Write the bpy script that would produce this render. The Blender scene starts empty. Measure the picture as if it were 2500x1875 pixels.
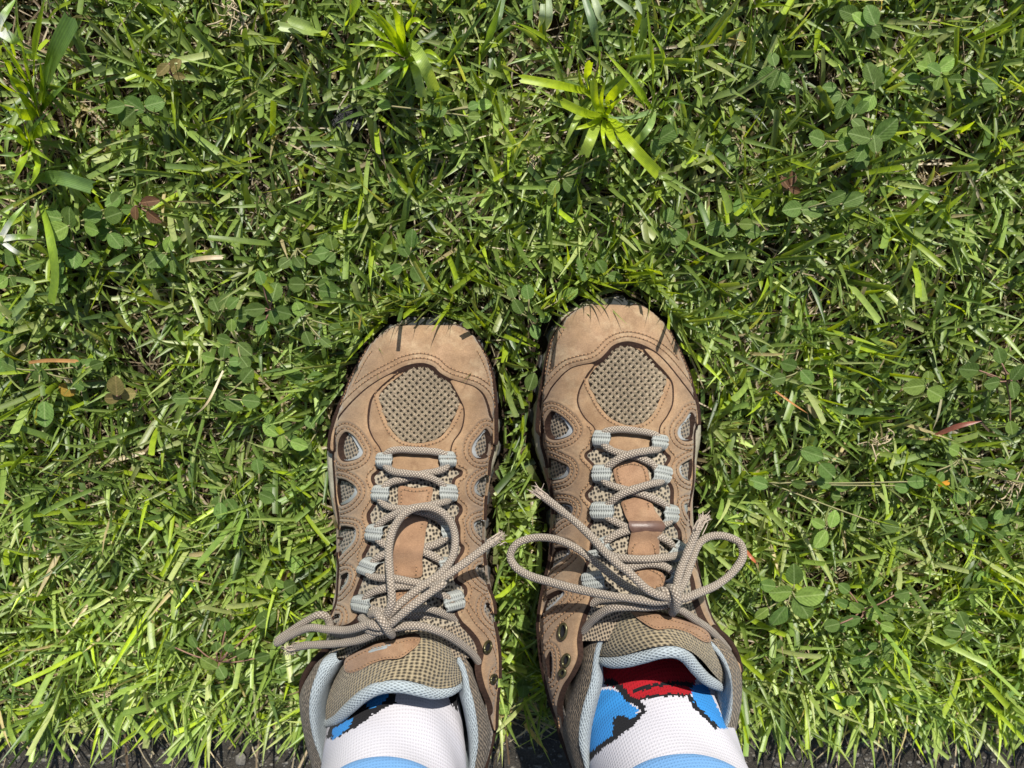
import bpy, math, random
import numpy as np
from mathutils import Vector, geometry, Euler

random.seed(7)
rng = np.random.default_rng(11)
SC = bpy.context.scene
COL = SC.collection

# ------------------------------------------------------------------ camera
H, FPX, TILT = 0.468, 1733.0, math.radians(11.0)
CT, ST = math.cos(TILT), math.sin(TILT)
camd = bpy.data.cameras.new('camera')
camd.sensor_fit = 'HORIZONTAL'
camd.sensor_width = 36.0
camd.lens = FPX / 2500.0 * 36.0
camd.clip_start, camd.clip_end = 0.01, 500.0
camd.dof.use_dof = True
camd.dof.focus_distance = 0.40
camd.dof.aperture_fstop = 11.0
cam = bpy.data.objects.new('camera', camd)
cam.location = (0, 0, H)
cam.rotation_euler = (-TILT, 0, 0)
COL.objects.link(cam)
SC.camera = cam

# ------------------------------------------------------------------ light
SUN_EL, SUN_AZ = math.radians(44), math.radians(12)     # azimuth clockwise from +Y
world = bpy.data.worlds.new('World')
SC.world = world
world.use_nodes = True
wn = world.node_tree
wn.nodes.clear()
sky = wn.nodes.new('ShaderNodeTexSky')
sky.sky_type = 'NISHITA'
sky.sun_disc = False
sky.sun_elevation = SUN_EL
sky.sun_rotation = SUN_AZ
sky.air_density = 1.0
bg = wn.nodes.new('ShaderNodeBackground')
bg.inputs['Strength'].default_value = 0.085
wo = wn.nodes.new('ShaderNodeOutputWorld')
wn.links.new(sky.outputs[0], bg.inputs['Color'])
wn.links.new(bg.outputs[0], wo.inputs['Surface'])
sd = bpy.data.lights.new('sun', 'SUN')
sd.energy = 5.0
sd.angle = math.radians(0.53)
sd.color = (1.0, 0.95, 0.86)
sun = bpy.data.objects.new('sun', sd)
sdir = Vector((math.sin(SUN_AZ) * math.cos(SUN_EL), math.cos(SUN_AZ) * math.cos(SUN_EL), math.sin(SUN_EL)))
sun.rotation_euler = sdir.to_track_quat('Z', 'Y').to_euler()
sun.location = sdir * 5
COL.objects.link(sun)
SC.view_settings.view_transform = 'Standard'
SC.view_settings.look = 'None'
SC.view_settings.gamma = 1.0
SC.view_settings.exposure = 0.72
SC.view_settings.use_curve_mapping = False
SC.render.engine = 'CYCLES'
SC.cycles.max_bounces = 6
SC.cycles.diffuse_bounces = 3
SC.cycles.glossy_bounces = 2
SC.cycles.transmission_bounces = 4
SC.cycles.use_denoising = True
SC.cycles.caustics_reflective = False
SC.cycles.caustics_refractive = False

# ------------------------------------------------------------------ materials
def new_mat(name):
    m = bpy.data.materials.new(name)
    m.use_nodes = True
    nt = m.node_tree
    nt.nodes.clear()
    out = nt.nodes.new('ShaderNodeOutputMaterial')
    return m, nt, out

def N(nt, typ, ins=None, **props):
    n = nt.nodes.new(typ)
    for k, v in props.items():
        setattr(n, k, v)
    for k, v in (ins or {}).items():
        s = n.inputs[k]
        if isinstance(v, bpy.types.NodeSocket):
            nt.links.new(v, s)
        else:
            s.default_value = v
    return n

def c4(c):
    return (c[0], c[1], c[2], 1.0)

def ramp(nt, fac, stops, interp='LINEAR'):
    r = nt.nodes.new('ShaderNodeValToRGB')
    r.color_ramp.interpolation = interp
    e = r.color_ramp.elements
    while len(e) > 1:
        e.remove(e[0])
    e[0].position, e[0].color = stops[0][0], c4(stops[0][1])
    for p, c in stops[1:]:
        x = e.new(p)
        x.color = c4(c)
    nt.links.new(fac, r.inputs[0])
    return r.outputs[0]

def mixc(nt, fac, a, b, mode='MIX'):
    n = nt.nodes.new('ShaderNodeMix')
    n.data_type = 'RGBA'
    n.blend_type = mode
    for s, v in ((n.inputs[0], fac), (n.inputs[6], a), (n.inputs[7], b)):
        if isinstance(v, bpy.types.NodeSocket):
            nt.links.new(v, s)
        else:
            s.default_value = c4(v) if isinstance(v, tuple) else v
    return n.outputs[2]

def math_n(nt, op, a, b=0.0):
    n = nt.nodes.new('ShaderNodeMath')
    n.operation = op
    for s, v in ((n.inputs[0], a), (n.inputs[1], b)):
        if isinstance(v, bpy.types.NodeSocket):
            nt.links.new(v, s)
        else:
            s.default_value = v
    return n.outputs[0]

def uvmap(nt, scale=(1, 1, 1), rot=0.0):
    tc = nt.nodes.new('ShaderNodeTexCoord')
    mp = N(nt, 'ShaderNodeMapping', {'Vector': tc.outputs['UV'], 'Scale': scale, 'Rotation': (0, 0, rot)})
    return mp.outputs[0]

def noise(nt, vec, scale, detail=4.0, rough=0.55):
    n = N(nt, 'ShaderNodeTexNoise', {'Vector': vec, 'Scale': scale, 'Detail': detail, 'Roughness': rough})
    return n.outputs['Fac']

def finish(nt, out, color, rough=0.8, bump=None, bstr=0.4, bdist=0.0005, spec=0.3, sheen=0.0, metallic=0.0, trans=None, tfac=0.3, coat=0.0):
    p = N(nt, 'ShaderNodeBsdfPrincipled', {'Metallic': metallic})
    if isinstance(color, tuple):
        p.inputs['Base Color'].default_value = c4(color)
    else:
        nt.links.new(color, p.inputs['Base Color'])
    if isinstance(rough, (int, float)):
        p.inputs['Roughness'].default_value = rough
    else:
        nt.links.new(rough, p.inputs['Roughness'])
    p.inputs['Specular IOR Level'].default_value = spec
    p.inputs['Sheen Weight'].default_value = sheen
    p.inputs['Sheen Roughness'].default_value = 0.6
    if bump is not None:
        b = N(nt, 'ShaderNodeBump', {'Height': bump, 'Strength': bstr, 'Distance': bdist})
        nt.links.new(b.outputs[0], p.inputs['Normal'])
    sh = p.outputs[0]
    if trans is not None:
        t = nt.nodes.new('ShaderNodeBsdfTranslucent')
        if isinstance(trans, tuple):
            t.inputs[0].default_value = c4(trans)
        else:
            nt.links.new(trans, t.inputs[0])
        mx = nt.nodes.new('ShaderNodeMixShader')
        mx.inputs[0].default_value = tfac
        nt.links.new(sh, mx.inputs[1])
        nt.links.new(t.outputs[0], mx.inputs[2])
        sh = mx.outputs[0]
    nt.links.new(sh, out.inputs['Surface'])

def sc3(c, k=0.88):
    return tuple(x * k for x in c)

def mat_leather(name, a, b, scuff=0.0, speck=0.35, lo=0.5):
    a, b = sc3(a), sc3(b)
    m, nt, out = new_mat(name)
    uv = uvmap(nt)
    big = noise(nt, uv, 70, 5, 0.6)
    fine = noise(nt, uv, 1400, 4, 0.7)
    mid = noise(nt, uv, 330, 4, 0.65)
    col = ramp(nt, big, [(0.3, a), (0.7, b)])
    grain = ramp(nt, fine, [(0.3, (0.62, 0.6, 0.58)), (0.68, (1.12, 1.12, 1.1))])
    col = mixc(nt, 0.75, col, grain, 'MULTIPLY')
    mott = noise(nt, uv, 170, 5, 0.7)
    col = mixc(nt, 0.7, col, ramp(nt, mott, [(0.28, (0.68, 0.62, 0.58)), (0.5, (1.0, 1.0, 1.0)), (0.72, (1.15, 1.14, 1.08))]), 'MULTIPLY')
    if scuff > 0:
        sc = ramp(nt, noise(nt, uv, 48, 6, 0.7), [(lo, (0, 0, 0)), (lo + 0.16, (1, 1, 1))])
        sc = mixc(nt, 1.0, sc, ramp(nt, mid, [(0.35, (0.2,) * 3), (0.65, (1, 1, 1))]), 'MULTIPLY')
        f = nt.nodes.new('ShaderNodeSeparateColor')
        nt.links.new(sc, f.inputs[0])
        col = mixc(nt, math_n(nt, 'MULTIPLY', f.outputs[0], scuff), col, (0.38, 0.30, 0.19))
    # dark specks of dirt
    sp = ramp(nt, noise(nt, uv, 620, 3, 0.6), [(0.66, (0, 0, 0)), (0.74, (1, 1, 1))])
    sp2 = ramp(nt, noise(nt, uv, 60, 2, 0.5), [(0.45, (0, 0, 0)), (0.7, (1, 1, 1))])
    spm = mixc(nt, 1.0, sp, sp2, 'MULTIPLY')
    f2 = nt.nodes.new('ShaderNodeSeparateColor')
    nt.links.new(spm, f2.inputs[0])
    col = mixc(nt, math_n(nt, 'MULTIPLY', f2.outputs[0], speck * 2), col, (0.07, 0.04, 0.025))
    h = math_n(nt, 'ADD', math_n(nt, 'MULTIPLY', fine, 0.5), math_n(nt, 'MULTIPLY', mid, 0.6))
    finish(nt, out, col, 0.82, h, 0.5, 0.0006, 0.22, 0.12)
    return m

def mat_net(name, dark, light, period, rand=0.3, stretch=1.0, rot=0.0, hole=(0.18, 0.42), bstr=0.8, rough=0.8, var=0.5):
    dark, light = sc3(dark), sc3(light)
    m, nt, out = new_mat(name)
    uv = uvmap(nt, (1 / period, 1 / period / stretch, 1), rot)
    v = N(nt, 'ShaderNodeTexVoronoi', {'Vector': uv, 'Scale': 1.0, 'Randomness': rand}, voronoi_dimensions='2D')
    d = v.outputs['Distance']
    col = ramp(nt, d, [(hole[0], dark), (hole[1], light)])
    th = noise(nt, uvmap(nt), 2600, 2, 0.5)
    col = mixc(nt, var, col, ramp(nt, th, [(0.35, (0.45,) * 3), (0.65, (1.25,) * 3)]), 'MULTIPLY')
    big = noise(nt, uvmap(nt), 55, 3, 0.5)
    col = mixc(nt, 0.5, col, ramp(nt, big, [(0.3, (0.8,) * 3), (0.7, (1.1,) * 3)]), 'MULTIPLY')
    hh = math_n(nt, 'ADD', math_n(nt, 'MINIMUM', d, 0.5), math_n(nt, 'MULTIPLY', th, 0.15))
    finish(nt, out, col, rough, hh, bstr, 0.0012, 0.25, 0.1)
    return m

def mat_plain(name, a, b, scale=200, rough=0.6, bstr=0.3, bscale=900, bdist=0.0004, spec=0.4, metallic=0.0, sheen=0.0):
    a, b = sc3(a), sc3(b)
    m, nt, out = new_mat(name)
    uv = uvmap(nt)
    col = ramp(nt, noise(nt, uv, scale, 5, 0.6), [(0.32, a), (0.68, b)])
    finish(nt, out, col, rough, noise(nt, uv, bscale, 4, 0.6), bstr, bdist, spec, sheen, metallic)
    return m

M = {}
M['leather'] = mat_leather('nubuck_leather', (0.20, 0.122, 0.065), (0.31, 0.20, 0.115), 0.35, 0.3)
M['leather_toe'] = mat_leather('scuffed_toe_leather', (0.20, 0.125, 0.068), (0.31, 0.20, 0.12), 0.6, 1.0, 0.48)
M['leather_strap'] = mat_leather('strap_leather', (0.195, 0.11, 0.06), (0.275, 0.162, 0.094), 0.15, 0.2)
M['edge'] = mat_plain('raw_leather_edge', (0.022, 0.013, 0.01), (0.05, 0.028, 0.02), 900, 0.95, 0.8, 2500, 0.0006, 0.1)
M['backing'] = mat_plain('mesh_backing', (0.018, 0.014, 0.008), (0.03, 0.022, 0.013), 500, 0.95, 0.3)
M['strand'] = mat_net('mesh_strand', (0.11, 0.084, 0.052), (0.37, 0.295, 0.20), 0.00055, 0.5, 1.0, 0.6, (0.1, 0.5), 0.6)
M['net'] = mat_net('spacer_mesh', (0.018, 0.013, 0.009), (0.34, 0.285, 0.205), 0.0019, 0.55, 1.25, 0.2, (0.22, 0.46), 1.0)
M['net_win'] = mat_net('window_mesh', (0.015, 0.01, 0.007), (0.30, 0.235, 0.16), 0.0016, 0.25, 1.3, 0.3, (0.22, 0.48), 1.0)
M['tongue'] = mat_net('tongue_fabric', (0.02, 0.014, 0.007), (0.29, 0.235, 0.145), 0.0026, 0.2, 0.62, 0.1, (0.16, 0.54), 1.0)
M['collar'] = mat_net('collar_fabric', (0.016, 0.011, 0.007), (0.24, 0.18, 0.115), 0.0026, 0.3, 0.6, 0.5, (0.24, 0.60), 1.0)
M['lining'] = mat_net('knit_lining', (0.16, 0.19, 0.205), (0.34, 0.39, 0.415), 0.0022, 0.15, 0.5, 0.78, (0.05, 0.45), 1.0, 0.85, 0.35)
M['webbing'] = mat_net('lace_loop_webbing', (0.12, 0.13, 0.122), (0.31, 0.325, 0.305), 0.0010, 0.0, 2.2, 0.0, (0.05, 0.45), 0.8, 0.75, 0.4)
M['lace'] = mat_net('braided_lace', (0.15, 0.118, 0.088), (0.54, 0.465, 0.38), 0.00105, 0.0, 1.35, 0.785, (0.5, 0.12), 1.0, 0.75, 0.4)
M['fray'] = mat_plain('frayed_fibre', (0.25, 0.20, 0.16), (0.45, 0.38, 0.31), 2000, 0.9)
M['trim'] = mat_plain('reflective_trim', (0.27, 0.28, 0.28), (0.40, 0.415, 0.42), 120, 0.35, 0.15, 600)
M['thread'] = mat_plain('stitch_thread', (0.20, 0.11, 0.055), (0.34, 0.20, 0.105), 900, 0.8)
M['hole'] = mat_plain('needle_hole', (0.06, 0.036, 0.022), (0.095, 0.058, 0.034), 900, 0.95)
M['rubber'] = mat_plain('toe_rubber', (0.016, 0.018, 0.019), (0.05, 0.053, 0.055), 180, 0.6, 0.6, 500, 0.0008, 0.25)
M['outsole'] = mat_plain('outsole_rubber', (0.03, 0.032, 0.034), (0.075, 0.075, 0.072), 200, 0.7, 0.5, 600)
M['midsole'] = mat_plain('midsole_foam', (0.25, 0.225, 0.165), (0.38, 0.35, 0.265), 130, 0.75, 0.5, 500, 0.0008)
M['brass'] = mat_plain('aged_brass', (0.06, 0.055, 0.028), (0.15, 0.135, 0.065), 300, 0.36, 0.2, 900, 0.0003, 0.5, 0.75)
M['label_print'] = mat_plain('label_print', (0.22, 0.26, 0.28), (0.30, 0.34, 0.36), 200, 0.6)
M['tab'] = mat_plain('black_webbing', (0.008, 0.008, 0.01), (0.02, 0.02, 0.022), 500, 0.95, 0.3, 900, 0.0004, 0.1)
M['skin'] = mat_plain('skin', (0.50, 0.31, 0.22), (0.56, 0.36, 0.26), 60, 0.5)

def mat_knit(name, col, dot):
    col, dot = sc3(col), sc3(dot)
    m, nt, out = new_mat(name)
    uv = uvmap(nt, (1 / 0.0014, 1 / 0.0021, 1), 0.12)
    v = N(nt, 'ShaderNodeTexVoronoi', {'Vector': uv, 'Scale': 1.0, 'Randomness': 0.1}, voronoi_dimensions='2D')
    d = v.outputs['Distance']
    c = ramp(nt, d, [(0.08, dot), (0.22, col)])
    th = noise(nt, uvmap(nt), 1500, 3, 0.6)
    c = mixc(nt, 0.3, c, ramp(nt, th, [(0.3, (0.7,) * 3), (0.7, (1.15,) * 3)]), 'MULTIPLY')
    finish(nt, out, c, 0.9, math_n(nt, 'MINIMUM', d, 0.45), 0.5, 0.0008, 0.06, 0.03)
    return m

M['sock_white'] = mat_knit('white_knit', (0.47, 0.46, 0.50), (0.37, 0.362, 0.395))
M['sock_blue'] = mat_knit('blue_knit', (0.03, 0.20, 0.50), (0.015, 0.12, 0.34))
M['sock_red'] = mat_knit('red_knit', (0.30, 0.010, 0.016), (0.18, 0.006, 0.010))
M['sock_black'] = mat_knit('black_knit', (0.012, 0.012, 0.014), (0.006, 0.006, 0.007))
M['sock_cuff'] = mat_knit('pale_blue_knit', (0.14, 0.30, 0.55), (0.09, 0.22, 0.44))

def mat_blade(name):
    m, nt, out = new_mat(name)
    at = nt.nodes.new('ShaderNodeAttribute')
    at.attribute_name = 'tint'
    tc = nt.nodes.new('ShaderNodeTexCoord')
    sp = nt.nodes.new('ShaderNodeSeparateXYZ')
    nt.links.new(tc.outputs['UV'], sp.inputs[0])
    # fine parallel veins along the blade, pale midrib
    w = math_n(nt, 'SINE', math_n(nt, 'MULTIPLY', sp.outputs[0], 50.0))
    vein = ramp(nt, math_n(nt, 'ADD', math_n(nt, 'MULTIPLY', w, 0.5), 0.5), [(0.0, (0.82,) * 3), (1.0, (1.12,) * 3)])
    col = mixc(nt, 1.0, at.outputs['Color'], vein, 'MULTIPLY')
    blot = noise(nt, N(nt, 'ShaderNodeMapping', {'Vector': tc.outputs['Object'], 'Scale': (1, 1, 1)}).outputs[0], 260, 3, 0.6)
    col = mixc(nt, 0.8, col, ramp(nt, blot, [(0.3, (0.72, 0.75, 0.7)), (0.7, (1.2, 1.15, 1.05))]), 'MULTIPLY')
    tr = mixc(nt, 1.0, col, (1.65, 1.45, 0.45), 'MULTIPLY')
    finish(nt, out, col, 0.40, w, 0.10, 0.0003, 0.6, 0.0, 0.0, tr, 0.45)
    return m
M['blade'] = mat_blade('grass_blade')

def mat_leaf(name, base, rib, tr, tfac=0.36, rough=0.6, dark=None):
    m, nt, out = new_mat(name)
    tc = nt.nodes.new('ShaderNodeTexCoord')
    sp = nt.nodes.new('ShaderNodeSeparateXYZ')
    nt.links.new(tc.outputs['UV'], sp.inputs[0])
    u = math_n(nt, 'ABSOLUTE', math_n(nt, 'SUBTRACT', sp.outputs[0], 0.5))
    ribm = ramp(nt, u, [(0.012, (1, 1, 1)), (0.05, (0, 0, 0))])
    f = nt.nodes.new('ShaderNodeSeparateColor')
    nt.links.new(ribm, f.inputs[0])
    sv = math_n(nt, 'SINE', math_n(nt, 'MULTIPLY', math_n(nt, 'SUBTRACT', sp.outputs[1], math_n(nt, 'MULTIPLY', u, 0.8)), 44.0))
    oi = nt.nodes.new('ShaderNodeObjectInfo')
    hs = N(nt, 'ShaderNodeHueSaturation', {'Hue': math_n(nt, 'ADD', math_n(nt, 'MULTIPLY', oi.outputs['Random'], 0.02), 0.488),
                                          'Value': math_n(nt, 'ADD', math_n(nt, 'MULTIPLY', oi.outputs['Random'], 0.5), 0.75), 'Color': c4(base)})
    col = hs.outputs[0]
    bl = noise(nt, tc.outputs['UV'], 7, 4, 0.6)
    col = mixc(nt, 0.9, col, ramp(nt, bl, [(0.3, (0.7,) * 3), (0.7, (1.25,) * 3)]), 'MULTIPLY')
    col = mixc(nt, 0.25, col, ramp(nt, sv, [(0.2, (0.7,) * 3), (0.9, (1.3,) * 3)]), 'MULTIPLY')
    col = mixc(nt, math_n(nt, 'MULTIPLY', f.outputs[0], 0.6), col, rib)
    finish(nt, out, col, rough, sv, 0.15, 0.0004, 0.16, 0.0, 0.0, tr, tfac)
    return m
M['leaf'] = mat_leaf('weed_leaf', (0.10, 0.165, 0.040), (0.25, 0.33, 0.13), (0.17, 0.32, 0.03))
M['leaf_pale'] = mat_leaf('pale_weed_leaf', (0.17, 0.26, 0.055), (0.33, 0.42, 0.15), (0.30, 0.45, 0.06))
M['leaf_red'] = mat_leaf('withered_red_leaf', (0.125, 0.07, 0.035), (0.30, 0.18, 0.09), (0.25, 0.10, 0.03))
M['leaf_tan'] = mat_leaf('withered_tan_leaf', (0.17, 0.145, 0.05), (0.32, 0.24, 0.10), (0.28, 0.2, 0.05))
M['leaf_yellow'] = mat_leaf('yellowed_leaf', (0.26, 0.17, 0.03), (0.40, 0.26, 0.06), (0.5, 0.3, 0.03))
M['stem_green'] = mat_plain('weed_stem', (0.16, 0.18, 0.07), (0.25, 0.2, 0.1), 300, 0.7)
M['stem_red'] = mat_plain('weed_stem_red', (0.16, 0.08, 0.06), (0.24, 0.14, 0.09), 300, 0.7)
M['straw'] = mat_plain('dry_straw', (0.30, 0.23, 0.14), (0.50, 0.42, 0.27), 400, 0.75)

def mat_soil():
    m, nt, out = new_mat('soil')
    tc = nt.nodes.new('ShaderNodeTexCoord')
    o = tc.outputs['Object']
    c = ramp(nt, noise(nt, o, 90, 6, 0.65), [(0.3, (0.018, 0.013, 0.009)), (0.7, (0.06, 0.045, 0.03))])
    finish(nt, out, c, 0.95, noise(nt, o, 160, 6, 0.7), 1.0, 0.004, 0.1)
    return m
M['soil'] = mat_soil()

def mat_concrete(name, k=1.0):
    m, nt, out = new_mat(name)
    tc = nt.nodes.new('ShaderNodeTexCoord')
    o = tc.outputs['Object']
    v = N(nt, 'ShaderNodeTexVoronoi', {'Vector': o, 'Scale': 420.0, 'Randomness': 1.0})
    st = ramp(nt, v.outputs['Distance'], [(0.28, (1, 1, 1)), (0.42, (0, 0, 0))])
    pick = ramp(nt, v.outputs['Color'], [(0.55, (0, 0, 0)), (0.75, (1, 1, 1))])
    mk = mixc(nt, 1.0, st, pick, 'MULTIPLY')
    f = nt.nodes.new('ShaderNodeSeparateColor')
    nt.links.new(mk, f.inputs[0])
    base = ramp(nt, noise(nt, o, 55, 7, 0.7), [(0.28, (0.020 * k, 0.017 * k, 0.013 * k)), (0.75, (0.085 * k, 0.075 * k, 0.060 * k))])
    base = mixc(nt, 0.8, base, ramp(nt, noise(nt, o, 700, 3, 0.6), [(0.3, (0.35,) * 3), (0.7, (1.3,) * 3)]), 'MULTIPLY')
    col = mixc(nt, math_n(nt, 'MULTIPLY', f.outputs[0], 0.75), base, (0.20 * k, 0.19 * k, 0.17 * k))
    h = math_n(nt, 'ADD', noise(nt, o, 300, 6, 0.75), math_n(nt, 'MULTIPLY', f.outputs[0], 0.5))
    finish(nt, out, col, 0.9, h, 1.0, 0.0025, 0.25)
    return m
M['concrete'] = mat_concrete('weathered_concrete', 1.0)
M['asphalt'] = mat_concrete('asphalt', 0.7)

def mat_lump():
    m, nt, out = new_mat('tar_lump')
    tc = nt.nodes.new('ShaderNodeTexCoord')
    o = tc.outputs['Object']
    c = ramp(nt, noise(nt, o, 900, 4, 0.7), [(0.35, (0.004, 0.004, 0.005)), (0.75, (0.05, 0.05, 0.052))])
    finish(nt, out, c, 0.38, noise(nt, o, 700, 5, 0.75), 1.0, 0.002, 0.5)
    return m
M['tar'] = mat_lump()
M['pebble'] = mat_plain('pebble', (0.06, 0.055, 0.046), (0.17, 0.16, 0.14), 150, 0.8)

# ------------------------------------------------------------------ helpers
def U(px, py, z):
    """point of the place seen at photo pixel (px, py) at height z"""
    px, py, z = np.broadcast_arrays(np.asarray(px, float), np.asarray(py, float), np.asarray(z, float))
    xc = (px - 1250.0) / FPX
    yc = (937.5 - py) / FPX
    dy = yc * CT - ST
    dz = -yc * ST - CT
    t = (z - H) / dz
    return np.stack([xc * t, dy * t, z], -1)

CR = {'L1': (780, 770, 4.608), 'L2': (780, 1080, 4.608), 'L3': (660, 1400, 3.687), 'L4': (650, 1200, 2.458),
      'R1': (1280, 720, 4.608), 'R2': (1280, 1040, 4.608), 'R3': (1220, 1400, 2.115), 'R4': (1200, 1200, 2.457),
      'G1': (0, 0, 3.16), 'G2': (650, 0, 3.16), 'G3': (1200, 0, 3.16), 'G4': (1800, 0, 3.16), 'G5': (0, 500, 3.16),
      'G6': (0, 1350, 2.949), 'G7': (1750, 850, 2.949), 'G8': (1750, 1350, 2.949)}

def pc(cr, pts):
    ox, oy, s = CR[cr]
    return [(ox + p[0] / s, oy + p[1] / s) + tuple(p[2:]) for p in pts]

def pchip(x, y, xq):
    x = np.asarray(x, float); y = np.asarray(y, float)
    h = np.diff(x); d = np.diff(y) / h
    m = np.zeros_like(y)
    for i in range(1, len(x) - 1):
        if d[i - 1] * d[i] > 0:
            w1 = 2 * h[i] + h[i - 1]; w2 = h[i] + 2 * h[i - 1]
            m[i] = (w1 + w2) / (w1 / d[i - 1] + w2 / d[i])
    m[0] = d[0]; m[-1] = d[-1]
    xq = np.clip(np.asarray(xq, float), x[0], x[-1])
    k = np.clip(np.searchsorted(x, xq) - 1, 0, len(x) - 2)
    t = (xq - x[k]) / h[k]
    return ((2 * t**3 - 3 * t**2 + 1) * y[k] + (t**3 - 2 * t**2 + t) * h[k] * m[k]
            + (-2 * t**3 + 3 * t**2) * y[k + 1] + (t**3 - t**2) * h[k] * m[k + 1])

def catmull(P, closed=False, sub=8):
    P = np.asarray(P, float)
    n = len(P)
    if n < 3:
        t = np.linspace(0, 1, sub + 1)[:, None]
        return P[0] * (1 - t) + P[-1] * t
    out = []
    rngi = range(n) if closed else range(n - 1)
    for i in rngi:
        if closed:
            p0, p1, p2, p3 = P[(i - 1) % n], P[i], P[(i + 1) % n], P[(i + 2) % n]
        else:
            p1, p2 = P[i], P[i + 1]
            p0 = P[i - 1] if i > 0 else 2 * p1 - p2
            p3 = P[i + 2] if i + 2 < n else 2 * p2 - p1
        # centripetal parametrisation keeps corners tidy
        t0 = 0.0
        t1 = t0 + max(np.linalg.norm(p1 - p0), 1e-9) ** 0.5
        t2 = t1 + max(np.linalg.norm(p2 - p1), 1e-9) ** 0.5
        t3 = t2 + max(np.linalg.norm(p3 - p2), 1e-9) ** 0.5
        t = np.linspace(t1, t2, sub, endpoint=False)[:, None]
        A1 = (t1 - t) / (t1 - t0) * p0 + (t - t0) / (t1 - t0) * p1
        A2 = (t2 - t) / (t2 - t1) * p1 + (t - t1) / (t2 - t1) * p2
        A3 = (t3 - t) / (t3 - t2) * p2 + (t - t2) / (t3 - t2) * p3
        B1 = (t2 - t) / (t2 - t0) * A1 + (t - t0) / (t2 - t0) * A2
        B2 = (t3 - t) / (t3 - t1) * A2 + (t - t1) / (t3 - t1) * A3
        out.append((t2 - t) / (t2 - t1) * B1 + (t - t1) / (t2 - t1) * B2)
    o = np.concatenate(out)
    return o if closed else np.vstack([o, P[-1]])

def resample(P, n=None, step=None, closed=False):
    P = np.asarray(P, float)
    if closed:
        P = np.vstack([P, P[:1]])
    s = np.concatenate([[0], np.cumsum(np.linalg.norm(np.diff(P, axis=0), axis=1))])
    if n is None:
        n = max(3, int(round(s[-1] / step)) + (0 if closed else 1))
    q = np.linspace(0, s[-1], n + 1)[:-1] if closed else np.linspace(0, s[-1], n)
    return np.stack([np.interp(q, s, P[:, i]) for i in range(P.shape[1])], 1)

def inpoly(pts, poly):
    pts = np.atleast_2d(pts)
    x, y = pts[:, 0], pts[:, 1]
    r = np.zeros(len(pts), bool)
    a = np.asarray(poly)[:, :2]
    b = np.roll(a, -1, 0)
    for (x1, y1), (x2, y2) in zip(a, b):
        if y1 == y2:
            continue
        c = (y1 > y) != (y2 > y)
        r ^= c & (x < (x2 - x1) * (y - y1) / (y2 - y1) + x1)
    return r

def mind(pts, ring):
    pts = np.atleast_2d(pts)
    out = np.empty(len(pts))
    for i in range(0, len(pts), 2000):
        d = pts[i:i + 2000, None, :] - ring[None]
        out[i:i + 2000] = np.sqrt((d**2).sum(-1).min(1))
    return out

def mk_mesh(name, V, F, uv=None, mats=(), fm=None, smooth=True, tint=None):
    me = bpy.data.meshes.new(name)
    V = np.asarray(V, np.float32)
    if isinstance(F, np.ndarray):
        nf, k = F.shape
        me.vertices.add(len(V)); me.vertices.foreach_set('co', V.ravel())
        me.loops.add(nf * k); me.loops.foreach_set('vertex_index', F.ravel().astype(np.int32))
        me.polygons.add(nf)
        me.polygons.foreach_set('loop_start', np.arange(0, nf * k, k, dtype=np.int32))
        me.polygons.foreach_set('loop_total', np.full(nf, k, np.int32))
    else:
        me.from_pydata([tuple(map(float, v)) for v in V], [], [tuple(int(i) for i in f) for f in F])
    me.update(calc_edges=True)
    nl = len(me.loops)
    li = np.empty(nl, np.int32); me.loops.foreach_get('vertex_index', li)
    if uv is not None:
        ul = me.uv_layers.new(name='UVMap')
        ul.data.foreach_set('uv', np.asarray(uv, np.float32)[li].ravel())
    if tint is not None:
        a = me.attributes.new('tint', 'FLOAT_COLOR', 'POINT')
        t4 = np.ones((len(V), 4), np.float32); t4[:, :3] = tint
        a.data.foreach_set('color', t4.ravel())
    for m in mats:
        me.materials.append(m)
    if fm is not None:
        me.polygons.foreach_set('material_index', np.asarray(fm, np.int32))
    me.polygons.foreach_set('use_smooth', np.full(len(me.polygons), smooth))
    me.validate()
    return me

def base_loc(o):
    l = Vector((0, 0, 0))
    while o is not None:
        l = l + Vector(o.location)
        o = o.parent
    return l

def link(name, me, parent=None, label=None, cat=None, group=None, kind=None, loc=None):
    o = bpy.data.objects.new(name, me)
    COL.objects.link(o)
    if parent is not None:
        o.parent = parent
    if loc is not None:
        o.location = loc
    for k, v in (('label', label), ('category', cat), ('group', group), ('kind', kind)):
        if v:
            o[k] = v
    return o

def thing(name, label, cat, loc=(0, 0, 0), group=None):
    return link(name, None, None, label, cat, group, None, loc)

def part(name, parent, V, F, uv=None, mats=(), fm=None, smooth=True, label=None, kind=None, tint=None):
    V = np.asarray(V, float)
    b = base_loc(parent)
    me = mk_mesh(name, V - np.array(b), F, uv, mats, fm, smooth, tint)
    return link(name, me, parent, label, None, None, kind)

def grid_faces(nr, nc, wrap_c=False, wrap_r=False):
    r = np.arange(nr if wrap_r else nr - 1)
    c = np.arange(nc if wrap_c else nc - 1)
    R, Cc = np.meshgrid(r, c, indexing='ij')
    R2, C2 = (R + 1) % nr, (Cc + 1) % nc
    return np.stack([R * nc + Cc, R * nc + C2, R2 * nc + C2, R2 * nc + Cc], -1).reshape(-1, 4)

def loft_grid(rows, nu, nv, closed=False):
    """rows: world polylines; resampled and splined across"""
    R = [resample(catmull(np.asarray(r, float), closed, 8), n=nu, closed=closed) for r in rows]
    R = np.stack(R)                                    # k, nu, 3
    G = np.stack([resample(catmull(R[:, j], False, 8), n=nv) for j in range(nu)], 1)   # nv, nu, 3
    return G

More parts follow.
